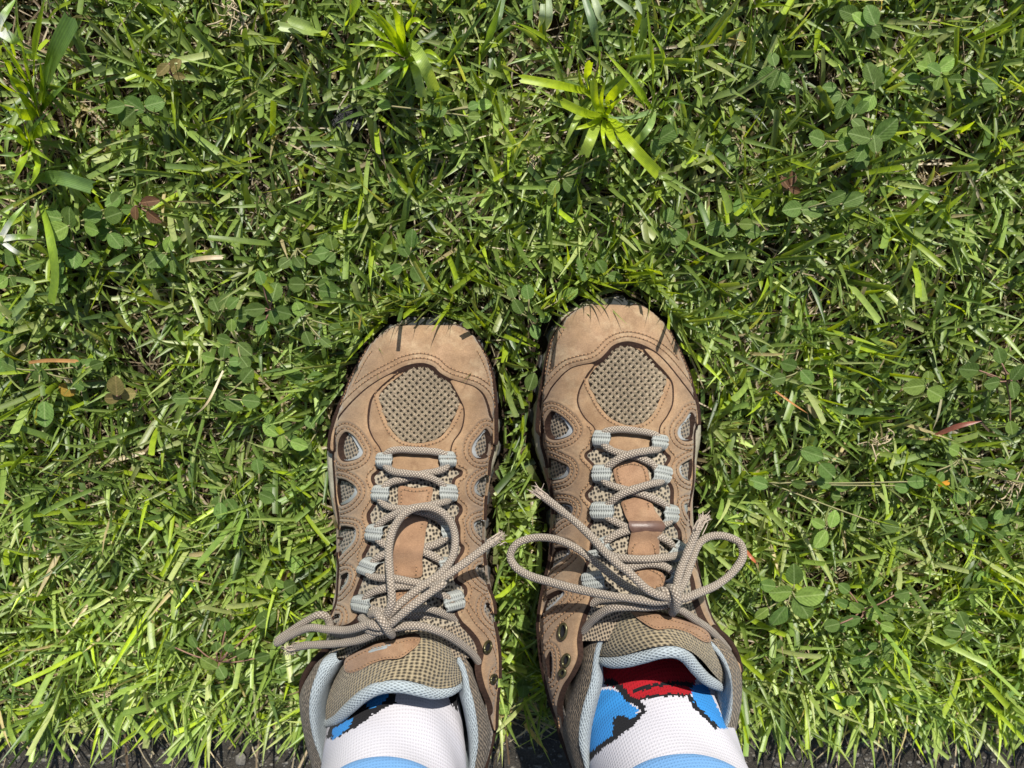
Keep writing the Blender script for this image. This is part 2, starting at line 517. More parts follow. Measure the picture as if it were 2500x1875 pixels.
def grid_uv(G):
    du = np.concatenate([np.zeros((G.shape[0], 1)), np.cumsum(np.linalg.norm(np.diff(G, axis=1), axis=2), axis=1)], 1)
    dv = np.concatenate([np.zeros((1, G.shape[1])), np.cumsum(np.linalg.norm(np.diff(G, axis=0), axis=2), axis=0)], 0)
    mu = du[G.shape[0] // 2][None, :].repeat(G.shape[0], 0)
    mv = dv[:, G.shape[1] // 2][:, None].repeat(G.shape[1], 1)
    return np.stack([mu, mv], -1).reshape(-1, 2)

def grid_part(name, parent, G, mats, wrap_c=False, wrap_r=False, **kw):
    return part(name, parent, G.reshape(-1, 3), grid_faces(G.shape[0], G.shape[1], wrap_c, wrap_r), grid_uv(G), mats, **kw)

def tube_geo(P, r, sides=10, step=0.0012, smooth=True, taper=None, cap=True):
    P = np.asarray(P, float)
    C = resample(catmull(P, False, 10) if smooth else P, step=step)
    T = np.gradient(C, axis=0)
    T /= np.linalg.norm(T, axis=1)[:, None] + 1e-12
    up = np.array([0, 0, 1.0])
    if abs(T[0] @ up) > 0.9:
        up = np.array([1.0, 0, 0])
    n = up - T[0] * (up @ T[0]); n /= np.linalg.norm(n)
    Ns = []
    for t in T:
        n = n - t * (n @ t); n /= np.linalg.norm(n) + 1e-12
        Ns.append(n)
    Ns = np.array(Ns); B = np.cross(T, Ns)
    a = np.linspace(0, 2 * math.pi, sides, endpoint=False)
    m = len(C)
    rr = np.full(m, r) if taper is None else r * np.interp(np.linspace(0, 1, m), np.linspace(0, 1, len(taper)), taper)
    V = C[:, None] + rr[:, None, None] * (np.cos(a)[None, :, None] * Ns[:, None] + np.sin(a)[None, :, None] * B[:, None])
    F = grid_faces(m, sides, True)
    L = np.concatenate([[0], np.cumsum(np.linalg.norm(np.diff(C, axis=0), axis=1))])
    av = np.minimum(np.arange(sides), sides - np.arange(sides)) / sides * 2 * math.pi * r
    uv = np.stack([L[:, None].repeat(sides, 1), av[None].repeat(m, 0)], -1).reshape(-1, 2)
    V = V.reshape(-1, 3)
    if cap:
        V = np.vstack([V, C[:1] - T[:1] * rr[0] * 0.5, C[-1:] + T[-1:] * rr[-1] * 0.5])
        uv = np.vstack([uv, [[0, 0]], [[L[-1], 0]]])
        k0, k1 = m * sides, m * sides + 1
        j = np.arange(sides); j2 = (j + 1) % sides
        F = np.vstack([F, np.stack([j2, j, np.full(sides, k0), np.full(sides, k0)], 1),
                       np.stack([(m - 1) * sides + j, (m - 1) * sides + j2, np.full(sides, k1), np.full(sides, k1)], 1)])
    return V, F, uv

def join_geo(gs):
    Vs, Fs, Us, o = [], [], [], 0
    for V, F, uv in gs:
        Vs.append(V); Fs.append(F + o); Us.append(uv); o += len(V)
    return np.vstack(Vs), np.vstack(Fs), np.vstack(Us)

def tolist(F):
    """quads with a repeated last index become triangles"""
    return [tuple(f[:3]) if f[2] == f[3] else tuple(f) for f in np.asarray(F).tolist()]

# ------------------------------------------------------------------ boots
class Boot:
    def __init__(s, rows, ridge, zed, ztop, shift):
        r = np.array(rows, float)
        s.py, s.xl, s.xr = r[:, 0], r[:, 1], r[:, 2]
        s.ridge, s.zed, s.ztop, s.shift = np.array(ridge, float), np.array(zed, float), np.array(ztop, float), shift
    def edges(s, py):
        return pchip(s.py, s.xl, py), pchip(s.py, s.xr, py)
    def z(s, px, py, smax=0.985):
        px = np.asarray(px, float); py = np.asarray(py, float)
        xl, xr = s.edges(py)
        xc = pchip(s.ridge[:, 0], s.ridge[:, 1], py)
        ze = pchip(s.zed[:, 0] + s.shift, s.zed[:, 1], py)
        zt = pchip(s.ztop[:, 0] + s.shift, s.ztop[:, 1], py)
        q = np.where(px > xc, (px - xc) / (xr - xc), (xc - px) / (xc - xl))
        q = np.clip(q, 0, smax)
        return ze + (zt - ze) * (1 - q**2.5) ** 0.62
    def P(s, px, py, smax=0.985):
        return U(px, py, s.z(px, py, smax))
    def nrm(s, px, py):
        px = np.asarray(px, float); py = np.asarray(py, float)
        e = 2.0
        a = s.P(px + e, py, 0.94) - s.P(px - e, py, 0.94)
        b = s.P(px, py - e, 0.94) - s.P(px, py + e, 0.94)
        n = np.cross(a, b)
        return n / (np.linalg.norm(n, axis=-1, keepdims=True) + 1e-12)
    def off(s, px, py, h, zf=None):
        if zf is not None:
            return U(px, py, zf(px, py)) + np.array([0, 0, 1.0]) * np.asarray(h)[..., None]
        return s.P(px, py) + s.nrm(px, py) * np.asarray(h)[..., None]

def ring_of(poly, step):
    return resample(catmull(np.array([p[:2] for p in poly], float), True, 8), step=step, closed=True)

def panel(boot, name, parent, poly, off, t, mats, holes=(), res=5.0, bev=3.5, dips=(), zf=None, hfun=None, label=None, minus=(), edge_t=0.5, uvk=0.00023):
    outer = ring_of(poly, res * 0.8)
    hs = [ring_of(h, res * 0.7) for h in holes]
    rings = [outer] + hs
    allr = np.vstack(rings)
    x0, y0 = outer.min(0); x1, y1 = outer.max(0)
    gy = np.arange(y0, y1, res * 0.87)
    G = []
    for i, y in enumerate(gy):
        xs = np.arange(x0 + (res / 2 if i % 2 else 0), x1, res)
        G.append(np.stack([xs, np.full(len(xs), y)], 1))
    G = np.vstack(G)
    ok = inpoly(G, outer)
    for h in hs:
        ok &= ~inpoly(G, h)
    G = G[ok]
    if len(G):
        G = G[mind(G, allr) > res * 0.5]
    pts = np.vstack([allr, G])
    edges, o = [], 0
    for r in rings:
        n = len(r)
        edges += [(o + i, o + (i + 1) % n) for i in range(n)]
        o += n
    res_c = geometry.delaunay_2d_cdt([Vector(p) for p in pts.tolist()], edges, [], 0, 1e-5)
    V2 = np.array([(v.x, v.y) for v in res_c[0]])
    T = np.array([f for f in res_c[2] if len(f) == 3])
    cen = V2[T].mean(1)
    ok = inpoly(cen, outer)
    for h in hs:
        ok &= ~inpoly(cen, h)
    for mfun in minus:
        ok &= ~inpoly(cen, mfun)
    T = T[ok]
    d = mind(V2, allr)
    hh = off + t * (edge_t + (1 - edge_t) * np.clip(d / 6.0, 0, 1) ** 0.7)
    if dips:
        dh = mind(V2, np.vstack(hs)) if hs else d
        for dd in dips:
            hh = hh - 0.0008 * np.exp(-((dh - dd) / 2.6) ** 2)
        hh = hh + 0.00035 * (np.clip(1 - dh / (max(dips) + 8), 0, 1) > 0)
    if hfun is not None:
        hh = hh + hfun(V2[:, 0], V2[:, 1])
    W = boot.off(V2[:, 0], V2[:, 1], hh, zf)
    V = [W]; F = [tuple(f) for f in T.tolist()]; fm = [0] * len(F)
    uv = [V2 * uvk]
    o = len(W)
    for k, r in enumerate(rings):
        nx = np.roll(r, -1, 0); pv = np.roll(r, 1, 0)
        tg = nx - pv
        nr = np.stack([tg[:, 1], -tg[:, 0]], 1); nr /= np.linalg.norm(nr, axis=1, keepdims=True) + 1e-9
        test = inpoly(r + nr * 1.0, r)
        sgn = np.where(test, -1.0, 1.0)
        if k > 0:
            sgn = -sgn
        b2 = r + nr * sgn[:, None] * bev
        ht = off + t * edge_t + (hfun(r[:, 0], r[:, 1]) if hfun is not None else 0)
        if dips:
            ht = ht + 0.00035
        top = boot.off(r[:, 0], r[:, 1], np.full(len(r), 1.0) * ht, zf)
        bot = boot.off(b2[:, 0], b2[:, 1], np.full(len(r), max(off - 0.0012, -0.0004)) + (hfun(r[:, 0], r[:, 1]) * 0 if hfun is not None else 0), zf)
        mid = (r + nx) / 2
        if k == 0:
            keep = np.ones(len(r), bool)
            for h in hs:
                keep &= ~inpoly(mid, h)
        else:
            keep = inpoly(mid, outer)
        n = len(r)
        V += [top, bot]; uv += [r * uvk, b2 * uvk]
        for i in range(n):
            if keep[i]:
                j = (i + 1) % n
                F.append((o + i, o + j, o + n + j, o + n + i)); fm.append(1)
        o += 2 * n
    return part(name, parent, np.vstack(V), F, np.vstack(uv), mats, fm, True, label)

class Stitch:
    """thread stitches with needle holes, gathered into one part"""
    def __init__(s):
        s.V, s.F, s.fm, s.o = [], [], [], 0
    def bar(s, A, B, n, w, h, m):
        t = B - A
        t /= np.linalg.norm(t) + 1e-12
        sd_ = np.cross(n, t)
        P = [A - sd_ * w, A + sd_ * w, B + sd_ * w, B - sd_ * w]
        mid = (A + B) / 2
        top = [mid - sd_ * w * 0.5 + n * h, mid + sd_ * w * 0.5 + n * h]
        s.V += P + top
        o = s.o
        s.F += [(o, o + 1, o + 5, o + 4), (o + 2, o + 3, o + 4, o + 5), (o + 1, o + 2, o + 5), (o + 3, o, o + 4)]
        s.fm += [m] * 4
        s.o += 6
    def line(s, boot, pts, height, closed=False, pitch=8.7, zf=None):
        R = resample(np.asarray(pts, float), step=1.45, closed=closed)
        k = int(round(pitch / 1.45)); ln = k - 2
        H_ = np.full(len(R), height)
        W = boot.off(R[:, 0], R[:, 1], H_, zf)
        Nn = boot.nrm(R[:, 0], R[:, 1]) if zf is None else np.tile([0, 0, 1.0], (len(R), 1))
        for i in range(0, len(R) - k, k):
            s.bar(W[i], W[i + ln], Nn[i], 0.00030, 0.00040, 0)
            s.bar(W[i + ln] - Nn[i] * 0.0001, W[i + k] - Nn[i] * 0.0001, Nn[i], 0.00046, 0.00012, 1)
    def offset(s, boot, ring, dist, height, inside=None, outside=(), clear=None, step=2.0, span=None, zf=None):
        """stitches at a distance from a closed ring, kept inside a polygon"""
        r = ring_of(ring, 3.0)
        if span is not None:
            r = r[(r[:, 0] >= span[0]) & (r[:, 0] <= span[2]) & (r[:, 1] >= span[1]) & (r[:, 1] <= span[3])]
        r0 = ring_of(ring, 3.0)
        tg = np.roll(r0, -1, 0) - np.roll(r0, 1, 0)
        nr = np.stack([tg[:, 1], -tg[:, 0]], 1); nr /= np.linalg.norm(nr, axis=1, keepdims=True) + 1e-9
        isin = inpoly(r0 + nr, r0)
        sg = np.where(isin, 1.0, -1.0) * (1 if dist > 0 else -1)
        q = r0 + nr * sg[:, None] * abs(dist)
        ok = mind(q, r0) > abs(dist) * 0.93
        if inside is not None:
            ok &= inpoly(q, inside)
        for h in outside:
            ok &= ~inpoly(q, h)
        if clear is not None:
            ok &= mind(q, clear[0]) > clear[1]
        if span is not None:
            ok &= (q[:, 0] >= span[0]) & (q[:, 0] <= span[2]) & (q[:, 1] >= span[1]) & (q[:, 1] <= span[3])
        # contiguous runs
        n = len(q)
        if ok.all():
            s.line(boot, np.vstack([q, q[:1]]), height, zf=zf)
            return
        start = int(np.argmin(ok))
        run = []
        for i in range(start, start + n + 1):
            if ok[i % n]:
                run.append(q[i % n])
            else:
                if len(run) > 4:
                    s.line(boot, np.array(run), height, zf=zf)
                run = []
        if len(run) > 4:
            s.line(boot, np.array(run), height, zf=zf)
    def build(s, parent):
        V = np.array(s.V)
        return part('stitching', parent, V, s.F, V[:, :2], (M['thread'], M['hole']), s.fm, False, None, 'stuff')

def lace_pts(boot, pts):
    out = []
    for x, y, h in pts:
        if h < 0.03:
            out.append(boot.off(np.array([x]), np.array([y]), np.array([h + 0.0012]))[0])
        else:
            out.append(U(x, y, h))
    return np.array(out)

def fray(tip, d, n=46, length=0.0075, spread=0.8, r=0.00032):
    gs = []
    d = np.array(d) / np.linalg.norm(d)
    for i in range(n):
        v = d + rng.normal(0, spread, 3) * 0.6
        v /= np.linalg.norm(v)
        st = tip + rng.normal(0, 0.0012, 3)
        L = length * rng.uniform(0.5, 1.1)
        mid = st + d * L * 0.5 + v * L * 0.1
        gs.append(tube_geo([st - d * 0.002, mid, mid + v * L * 0.5 + rng.normal(0, 0.0006, 3)], r, 4, 0.0014, True, [1, 1, 0.4]))
    return join_geo(gs)

def web_loop(boot, parent, c, w, h, rot, lift=0.0, zabs=None):
    """arched webbing loop the lace runs through"""
    nx, ny = 9, 25
    X, Y = np.meshgrid(np.linspace(-0.5, 0.5, nx), np.linspace(-0.5, 0.5, ny))
    prof = 0.0014 + 0.0056 * (1 - np.abs(2 * Y) ** 6) - 0.0011 * np.exp(-(Y / 0.045) ** 2) - 0.0003 * np.abs(2 * X) ** 6
    X2 = X * (1 + 0.06 * np.cos(Y * 9))
    ca, sa = math.cos(rot), math.sin(rot)
    px = c[0] + (X2 * w * ca - Y * h * sa)
    py = c[1] + (X2 * w * sa + Y * h * ca)
    if zabs is None:
        top = boot.off(px.ravel(), py.ravel(), (prof + lift).ravel()).reshape(ny, nx, 3)
    else:
        top = U(px, py, zabs + prof)
    bot = top - np.array([0, 0, 0.0013])
    G = np.concatenate([top, bot[::-1]], 0)
    V = G.reshape(-1, 3)
    F = grid_faces(2 * ny, nx, False, True).tolist()
    # close the two side edges
    for col in (0, nx - 1):
        for i in range(ny - 1):
            a, b = i * nx + col, (i + 1) * nx + col
            c2, d2 = (2 * ny - 2 - i) * nx + col, (2 * ny - 1 - i) * nx + col
            F.append((a, b, c2, d2))
    uvt = np.stack([X * w * 0.00022, Y * h * 0.00022], -1)
    uv = np.concatenate([uvt, uvt[::-1]], 0).reshape(-1, 2)
    return part('lace_loop', parent, V, F, uv, (M['webbing'],))

def eyelet(parent, c, nrm_, rx, ry, rot, r=0.0008):
    n = Vector(nrm_).normalized()
    a = n.orthogonal().normalized(); b = n.cross(a)
    t = np.linspace(0, 2 * math.pi, 28, endpoint=False)
    ca, sa = math.cos(rot), math.sin(rot)
    p = np.array([np.array(c) + np.array(a) * (rx * math.cos(x) * ca - ry * math.sin(x) * sa) + np.array(b) * (rx * math.cos(x) * sa + ry * math.sin(x) * ca) for x in t])
    P = np.vstack([p, p[:1]])
    e_ = part('eyelet', parent, *_tri(tube_geo(P, r, 8, 0.0008)), mats=(M['brass'],))
    q_ = np.array(c) + (p - np.array(c)) * 0.9 - np.array(n) * 0.0004
    Vw = np.vstack([q_, [np.array(c) - np.array(n) * 0.0008]])
    part('eyelet_well', e_, Vw, [(i, (i + 1) % 28, 28) for i in range(28)], Vw[:, :2], (M['tab'],))
    return e_

def _tri(g):
    V, F, uv = g
    return V, tolist(F), uv

def build_boot(D):
    B = Boot(D['rows'], D['ridge'], ZED, ZTOP, D['shift'])
    root = thing('hiking_boot', D['label'], 'hiking boot', D['loc'], 'pair of worn brown hiking boots')
    # ---- inner shell (spacer mesh seen through windows and beside the tongue)
    pys = np.arange(B.py[0], 1862, 6.0)
    a = np.linspace(-math.pi / 2, math.pi / 2, 81)
    q = np.sin(a) * 0.5 + a / math.pi
    q = np.clip(q, -1, 1)
    xl, xr = B.edges(pys)
    xc = pchip(B.ridge[:, 0], B.ridge[:, 1], pys)
    PX = np.where(q[None] < 0, xc[:, None] + q[None] * (xc - xl)[:, None], xc[:, None] + q[None] * (xr - xc)[:, None])
    PY = pys[:, None].repeat(81, 1)
    W = B.P(PX, PY, 1.0)
    F = grid_faces(len(pys), 81)
    fy = PY.ravel()[F].mean(1); fq = np.abs(np.tile(q, len(pys))[F].mean(1))
    F = F[~(((fy > D['open']) & (fq < 0.80)) | ((fy > D['open'] + 60) & (fq < 0.9)))]
    part('inner_shell', root, W.reshape(-1, 3), F, np.stack([PX, PY], -1).reshape(-1, 2) * 0.00023, (M['net_win'],))
    # tongue gusset mesh laid on the shell between the lace rows
    gus = D['gusset']
    panel(B, 'tongue_gusset', root, gus, 0.0002, 0.0006, (M['net'], M['edge']), bev=1.0, res=6)
    # ---- sole loops (world)
    SL = D['sole']
    left = [tuple(U(x, y, 0.02)[:2]) for x, y in SL['left']]
    right = [tuple(U(x, y, 0.02)[:2]) for x, y in SL['right']]
    outline = left + SL['heel'] + right[::-1] + [tuple(U(x, y, 0.02)[:2]) for x, y in SL['front'][::-1]]
    O = resample(catmull(np.array(outline), True, 8), n=220, closed=True)
    cen = O.mean(0)
    tg = np.roll(O, -1, 0) - np.roll(O, 1, 0)
    on = np.stack([tg[:, 1], -tg[:, 0]], 1); on /= np.linalg.norm(on, axis=1, keepdims=True)
    if inpoly(O[:1] + on[:1] * 0.002, O)[0]:
        on = -on
    def ring(dx, z, wob=0.0, freq=0):
        k = dx + wob * np.sign(np.sin(np.arange(220) / 220 * 2 * math.pi * freq)) if freq else np.full(220, dx)
        p = O + on * np.asarray(k)[:, None]
        return np.column_stack([p, np.full(220, z)])
    mid = np.stack([ring(-0.012, 0.034), ring(-0.003, 0.033), ring(-0.0005, 0.030), ring(0.0, 0.025), ring(-0.0012, 0.0225, 0.0006, 46), ring(0.0002, 0.020, 0.0006, 46), ring(-0.001, 0.014), ring(-0.003, 0.0115)])
    grid_part('midsole', root, mid, (M['midsole'],), True)
    osl = np.stack([ring(-0.003, 0.013), ring(0.0003, 0.012, 0.0012, 40), ring(0.0008, 0.008, 0.0016, 40), ring(-0.001, 0.003, 0.0014, 40), ring(-0.01, 0.003), ring(-0.03, 0.004)])
    o_ = grid_part('outsole', root, osl, (M['outsole'],), True, smooth=False)
    # ---- upper side wall: from the widest line of the upper down to the sole, round the heel
    pl = np.linspace(B.py[0], 1850, 70)
    exl, exr = B.edges(pl)
    zz = pchip(ZED[:, 0] + D['shift'], ZED[:, 1], pl)
    Lw, Rw = U(exl, pl, zz), U(exr, pl, zz)
    fr = np.linspace(exl[0], exr[0], 14)[1:-1]
    Fw = U(fr, np.full(12, pl[0]), B.z(fr, np.full(12, pl[0]), 1.0))
    A = np.vstack([Lw, np.array(D['heel_top']), Rw[::-1], Fw[::-1]])
    A = resample(A, n=260, closed=True)
    dist = ((A[:, None, :2] - O[None]) ** 2).sum(-1)
    jj = dist.argmin(1)
    Bt = np.column_stack([O[jj] - on[jj] * 0.0035, np.full(260, 0.029)])
    G = [A]
    for f in (0.2, 0.45, 0.75, 1.0):
        m_ = A * (1 - f) + Bt * f
        m_[:, :2] += on[jj] * 0.003 * math.sin(math.pi * f)
        G.append(m_)
    grid_part('upper_side', root, np.stack(G), (M['leather'],), True)
    # ---- rubber toe bumper
    tb = D['bumper']
    top = [U(x, y, z) for x, y, z in tb['top']]
    fro = [U(x, y, z) for x, y, z in tb['front']]
    top = np.array(top); fro = np.array(fro)
    nt_ = 40
    t0 = resample(catmull(top), n=nt_); f0 = resample(catmull(fro), n=nt_)
    m0 = (t0 + f0) / 2 + np.array([0, 0.001, 0.003])
    b0 = f0 + np.array([0, -0.002, -0.014])
    in0 = t0 + np.array([0, -0.004, -0.002])
    G = loft_grid([in0, t0, m0, f0, b0], nt_, 16)
    grid_part('toe_bumper', root, G, (M['rubber'],))
    # ---- leather panels
    LE = (M['leather'], M['edge'])
    st = Stitch()
    panel(B, 'throat_panel', root, D['throat'], 0.0003, 0.0013, LE, holes=(D['mesh'],), res=5, bev=2.5)
    st.offset(B, D['mesh'], -8, 0.0019, inside=ring_of(D['throat'], 4))
    st.offset(B, D['throat'], 7, 0.0016, span=D['throat_span'])
    mp = panel(B, 'mesh_panel', root, D['mesh'], -0.0001, 0.0004, (M['backing'], M['backing']), res=7, bev=0.5)
    # woven strands over the backing
    mring = ring_of(D['mesh'], 3)
    x0, y0 = mring.min(0) - 5; x1, y1 = mring.max(0) + 5
    cx, cy = (x0 + x1) / 2, (y0 + y1) / 2
    per = 12.3
    Vs, Fs, uvs, o = [], [], [], 0
    for si, ang in enumerate((D['weave'] + math.pi / 4, D['weave'] - math.pi / 4)):
        d_ = np.array([math.cos(ang), math.sin(ang)]); n_ = np.array([-d_[1], d_[0]])
        for k in range(-16, 17):
            s_ = np.arange(-180, 181, per / 4)
            wig = 0.35 * np.sin(s_ / 31 + k * 1.7)
            P2 = np.array([cx, cy]) + n_ * (k * per) + d_ * s_[:, None] + n_ * wig[:, None]
            ok = inpoly(P2, mring)
            i = 0
            while i < len(ok):
                if not ok[i]:
                    i += 1; continue
                j = i
                while j + 1 < len(ok) and ok[j + 1]:
                    j += 1
                if j - i >= 2:
                    for sub in (-1.65, 1.65):
                        seg = P2[i:j + 1] + n_ * sub
                        ss = s_[i:j + 1]
                        hgt = 0.0010 + 0.00035 * np.cos(ss / per * math.pi + math.pi * (k % 2) + (math.pi if si else 0))
                        wd = 1.5
                        prof = [(-wd, -0.0006), (-wd * 0.6, 0.00035), (wd * 0.6, 0.00035), (wd, -0.0006)]
                        Wg = np.stack([B.off(*(seg + n_ * a_).T, hgt + b_) for a_, b_ in prof], 1)
                        Vs.append(Wg.reshape(-1, 3)); Fs.append(grid_faces(len(seg), 4) + o)
                        uvs.append((np.repeat(seg, 4, 0) * 0.00023)); o += len(seg) * 4
                i = j + 1
    part('mesh_weave', mp, np.vstack(Vs), np.vstack(Fs), np.vstack(uvs), (M['strand'],), kind='stuff')
    # quarters with windows
    for side in ('ql', 'qr'):
        qd = D[side]
        holes = qd['win']
        panel(B, 'quarter_panel', root, qd['poly'], 0.0010, 0.0017, LE, holes=holes, res=3.6, bev=7.5, dips=(9, 20))
        qring = ring_of(qd['poly'], 4)
        hr = [ring_of(h, 3) for h in holes]
        for i, h in enumerate(holes):
            others = np.vstack([x for j, x in enumerate(hr) if j != i])
            for dd in (9, 20):
                st.offset(B, h, -dd, 0.0028, inside=qring, outside=hr, clear=(others, dd * 0.99))
        # single row along the lacing edge, away from windows
        st.offset(B, qd['poly'], 7, 0.0031, outside=hr, clear=(np.vstack(hr), 10), span=qd['span'])
        for h, v in zip(holes, qd['trim']):
            hh_ = ring_of(h, 3)
            panel(B, 'reflective_trim', root, [tuple(p) for p in hh_[::2]], 0.0002, 0.0011, (M['trim'], M['trim']), res=4, bev=0.4,
                  minus=(hh_ + np.array(v) * 0.72,), edge_t=0.8)
    # toe cap
    panel(B, 'toe_cap', root, D['toecap'], 0.0022, 0.0018, (M['leather_toe'], M['edge']), res=5, bev=10.0)
    tr = D['toe_edge']
    for dd in (10, 20.5):
        st.offset(B, D['toecap'], dd, 0.0043, span=tr)
    # tongue leather
    for pl_ in D['pads']:
        panel(B, 'tongue_pad', root, pl_, 0.0010, 0.0014, (M['leather_strap'], M['edge']), res=5, bev=2.0)
        st.offset(B, pl_, 9, 0.0027)
    yc, ysp = D['strap_mid']
    hf = lambda x, y: 0.0042 * np.exp(-((y - yc) / ysp) ** 2)
    sp_ = panel(B, 'tongue_strap', root, D['strap'], 0.0016, 0.0016, (M['leather_strap'], M['edge']), res=5, bev=1.5, hfun=hf)
    for U_ in D['strap_st']:
        R = catmull(np.array(U_), False, 8)
        st.line(B, R, 0.0036)
    if 'stain' in D:
        stn = mat_plain('stained_leather', (0.075, 0.04, 0.03), (0.13, 0.075, 0.055), 200, 0.42)
        panel(B, 'strap_wear', sp_, D['stain'], 0.0031, 0.0003, (stn, stn), res=5, bev=0.6, hfun=hf, edge_t=0.1)
    # ---- padded tongue top, lining roll
    tw = [[U(*p) for p in r] for r in D['tongue']]
    Gt = loft_grid(tw, 60, 40)
    grid_part('tongue', root, Gt, (M['tongue'],))
    rl = np.array([U(*p) for p in D['roll']])
    V, F, uv = tube_geo(rl, 0.0030, 14, 0.0012, True, [0.75, 1, 1.08, 1.1, 1.1, 1.1, 1.05, 1, 0.8])
    part('tongue_lining', root, V, tolist(F), uv, (M['lining'],))
    inner = [rl, rl + np.array([0, -0.002, -0.016]), rl + np.array([0, 0.001, -0.045])]
    grid_part('tongue_back', root, loft_grid(inner, 50, 10), (M['lining'],))
    # label patch on the tongue
    pts = np.array([p for r in D['tongue'] for p in r])
    Aq = lambda x, y: np.stack([np.ones_like(x), x, y, x * x, x * y, y * y], -1)
    mx, my = pts[:, 0].mean(), pts[:, 1].mean()
    co = np.linalg.lstsq(Aq((pts[:, 0] - mx) / 100, (pts[:, 1] - my) / 100), pts[:, 2], rcond=None)[0]
    zf = lambda x, y: Aq((np.asarray(x) - mx) / 100, (np.asarray(y) - my) / 100) @ co
    lb = panel(B, 'tongue_label', root, D['labelpoly'], 0.0032, 0.0018, (M['leather_strap'], M['edge']), res=5, bev=2.5, zf=zf)
    st.offset(B, D['labelpoly'], 6, 0.0051, zf=zf)
    if 'print' in D:
        for pp in D['print']:
            panel(B, 'label_print', lb, pp, 0.0050, 0.0002, (M['label_print'], M['label_print']), res=5, bev=0.3, zf=zf)
    # ---- collar
    def cyc(k):
        d_ = D['collar'][k]
        return np.vstack([[U(*p) for p in d_[0]], d_[1], [U(*p) for p in d_[2]]])
    Oc, Tc, Ic = cyc('O'), cyc('T'), cyc('I')
    n_ = 130
    Oc, Tc, Ic = (resample(catmull(x, False, 8), n=n_) for x in (Oc, Tc, Ic))
    low = Oc.copy(); low[:, 2] -= 0.035
    ctr = np.array([Ic[:, 0].mean(), Ic[:, 1].mean()])
    low[:, :2] += (ctr - low[:, :2]) * 0.10
    bulge = Oc * 0.45 + Tc * 0.55
    od = Oc[:, :2] - ctr; od /= np.linalg.norm(od, axis=1, keepdims=True)
    bulge[:, :2] += od * 0.0022; bulge[:, 2] += 0.003
    grid_part('collar', root, loft_grid([low, Oc, bulge, Tc + np.array([0, 0, 0.0012])], n_, 26), (M['collar'],))
    eb = Oc + np.column_stack([od * 0.0016, np.full(n_, -0.006)])
    V, F, uv = tube_geo(eb, 0.0019, 8, 0.0015, False)
    part('collar_edge', root, V, tolist(F), uv, (M['edge'],))
    crest = Tc * 0.55 + Ic * 0.45 + np.array([0, 0, 0.0062])
    deep = Ic.copy(); deep[:, 2] -= 0.03; deep[:, :2] += (ctr - deep[:, :2]) * 0.04
    deep2 = deep.copy(); deep2[:, 2] -= 0.035
    start = Tc * 1.0; start[:, 2] -= 0.003
    grid_part('collar_lining', root, loft_grid([start, Tc + np.array([0, 0, 0.002]), crest, Ic, deep, deep2], n_, 36), (M['lining'],))
    # ---- lace loops, laces
    for c, w, h, r in D['loops']:
        web_loop(B, root, c, w * 0.98, h * 1.18, r)
    for c, w, h, r, z in D.get('loops_abs', ()):
        web_loop(B, root, c, w, h, r, 0, z)
    R0 = D['lace_r']
    irr = lambda: list(np.clip(1 + rng.normal(0, 0.045, 14), 0.88, 1.1))
    gs = [tube_geo(lace_pts(B, s_), R0, 12, taper=irr()) for s_ in D['laces']]
    V, F, uv = join_geo(gs)
    part('shoelace', root, V, tolist(F), uv, (M['lace'],))
    for s_ in D['bows']:
        V, F, uv = tube_geo(lace_pts(B, s_), R0, 12, taper=irr())
        part('bow_loop', root, V, tolist(F), uv, (M['lace'],))
    for s_ in D['ends']:
        P_ = lace_pts(B, s_)
        V, F, uv = tube_geo(P_, R0, 12, taper=irr())
        le = part('lace_end', root, V, tolist(F), uv, (M['lace'],))
        V, F, uv = fray(P_[-1], P_[-1] - P_[-2])
        part('frayed_tip', le, V, tolist(F), uv, (M['fray'],))
    V, F, uv = join_geo([tube_geo(lace_pts(B, s_), R0 * 1.05, 12) for s_ in D['knot']])
    part('lace_knot', root, V, tolist(F), uv, (M['lace'],))
    for e_ in D['extra_st']:
        st.line(B, catmull(np.array(e_), False, 8), 0.0032)
    for c, rx, ry, rot in D['eyelets']:
        p = B.off(np.array([c[0]]), np.array([c[1]]), np.array([0.0038]))[0]
        nn = B.nrm(np.array([c[0]]), np.array([c[1]]))[0]
        eyelet(root, p, nn, rx, ry, rot)
    if 'tab' in D:
        tw_ = np.array([U(*p) for p in D['tab']])
        dv = np.array([0, -0.004, -0.003])
        V = np.vstack([tw_, tw_ + dv])
        part('heel_tab', root, V, [(0, 1, 2, 3), (7, 6, 5, 4), (0, 4, 5, 1), (1, 5, 6, 2), (2, 6, 7, 3), (3, 7, 4, 0)], V[:, :2], (M['tab'],), smooth=False)
    st.build(root)
    return B, O, on

ZED = np.array([(795, .040), (850, .034), (920, .030), (1100, .030), (1200, .034), (1300, .045), (1400, .056), (1500, .068), (1600, .082), (1700, .092), (1900, .096)])
ZTOP = np.array([(795, .0425), (806, .0455), (820, .050), (850, .0555), (900, .0615), (950, .0655), (1000, .069), (1050, .073), (1100, .078), (1150, .084), (1200, .090), (1250, .0955), (1300, .101), (1400, .111), (1500, .121), (1600, .129), (1700, .136), (1900, .141)])

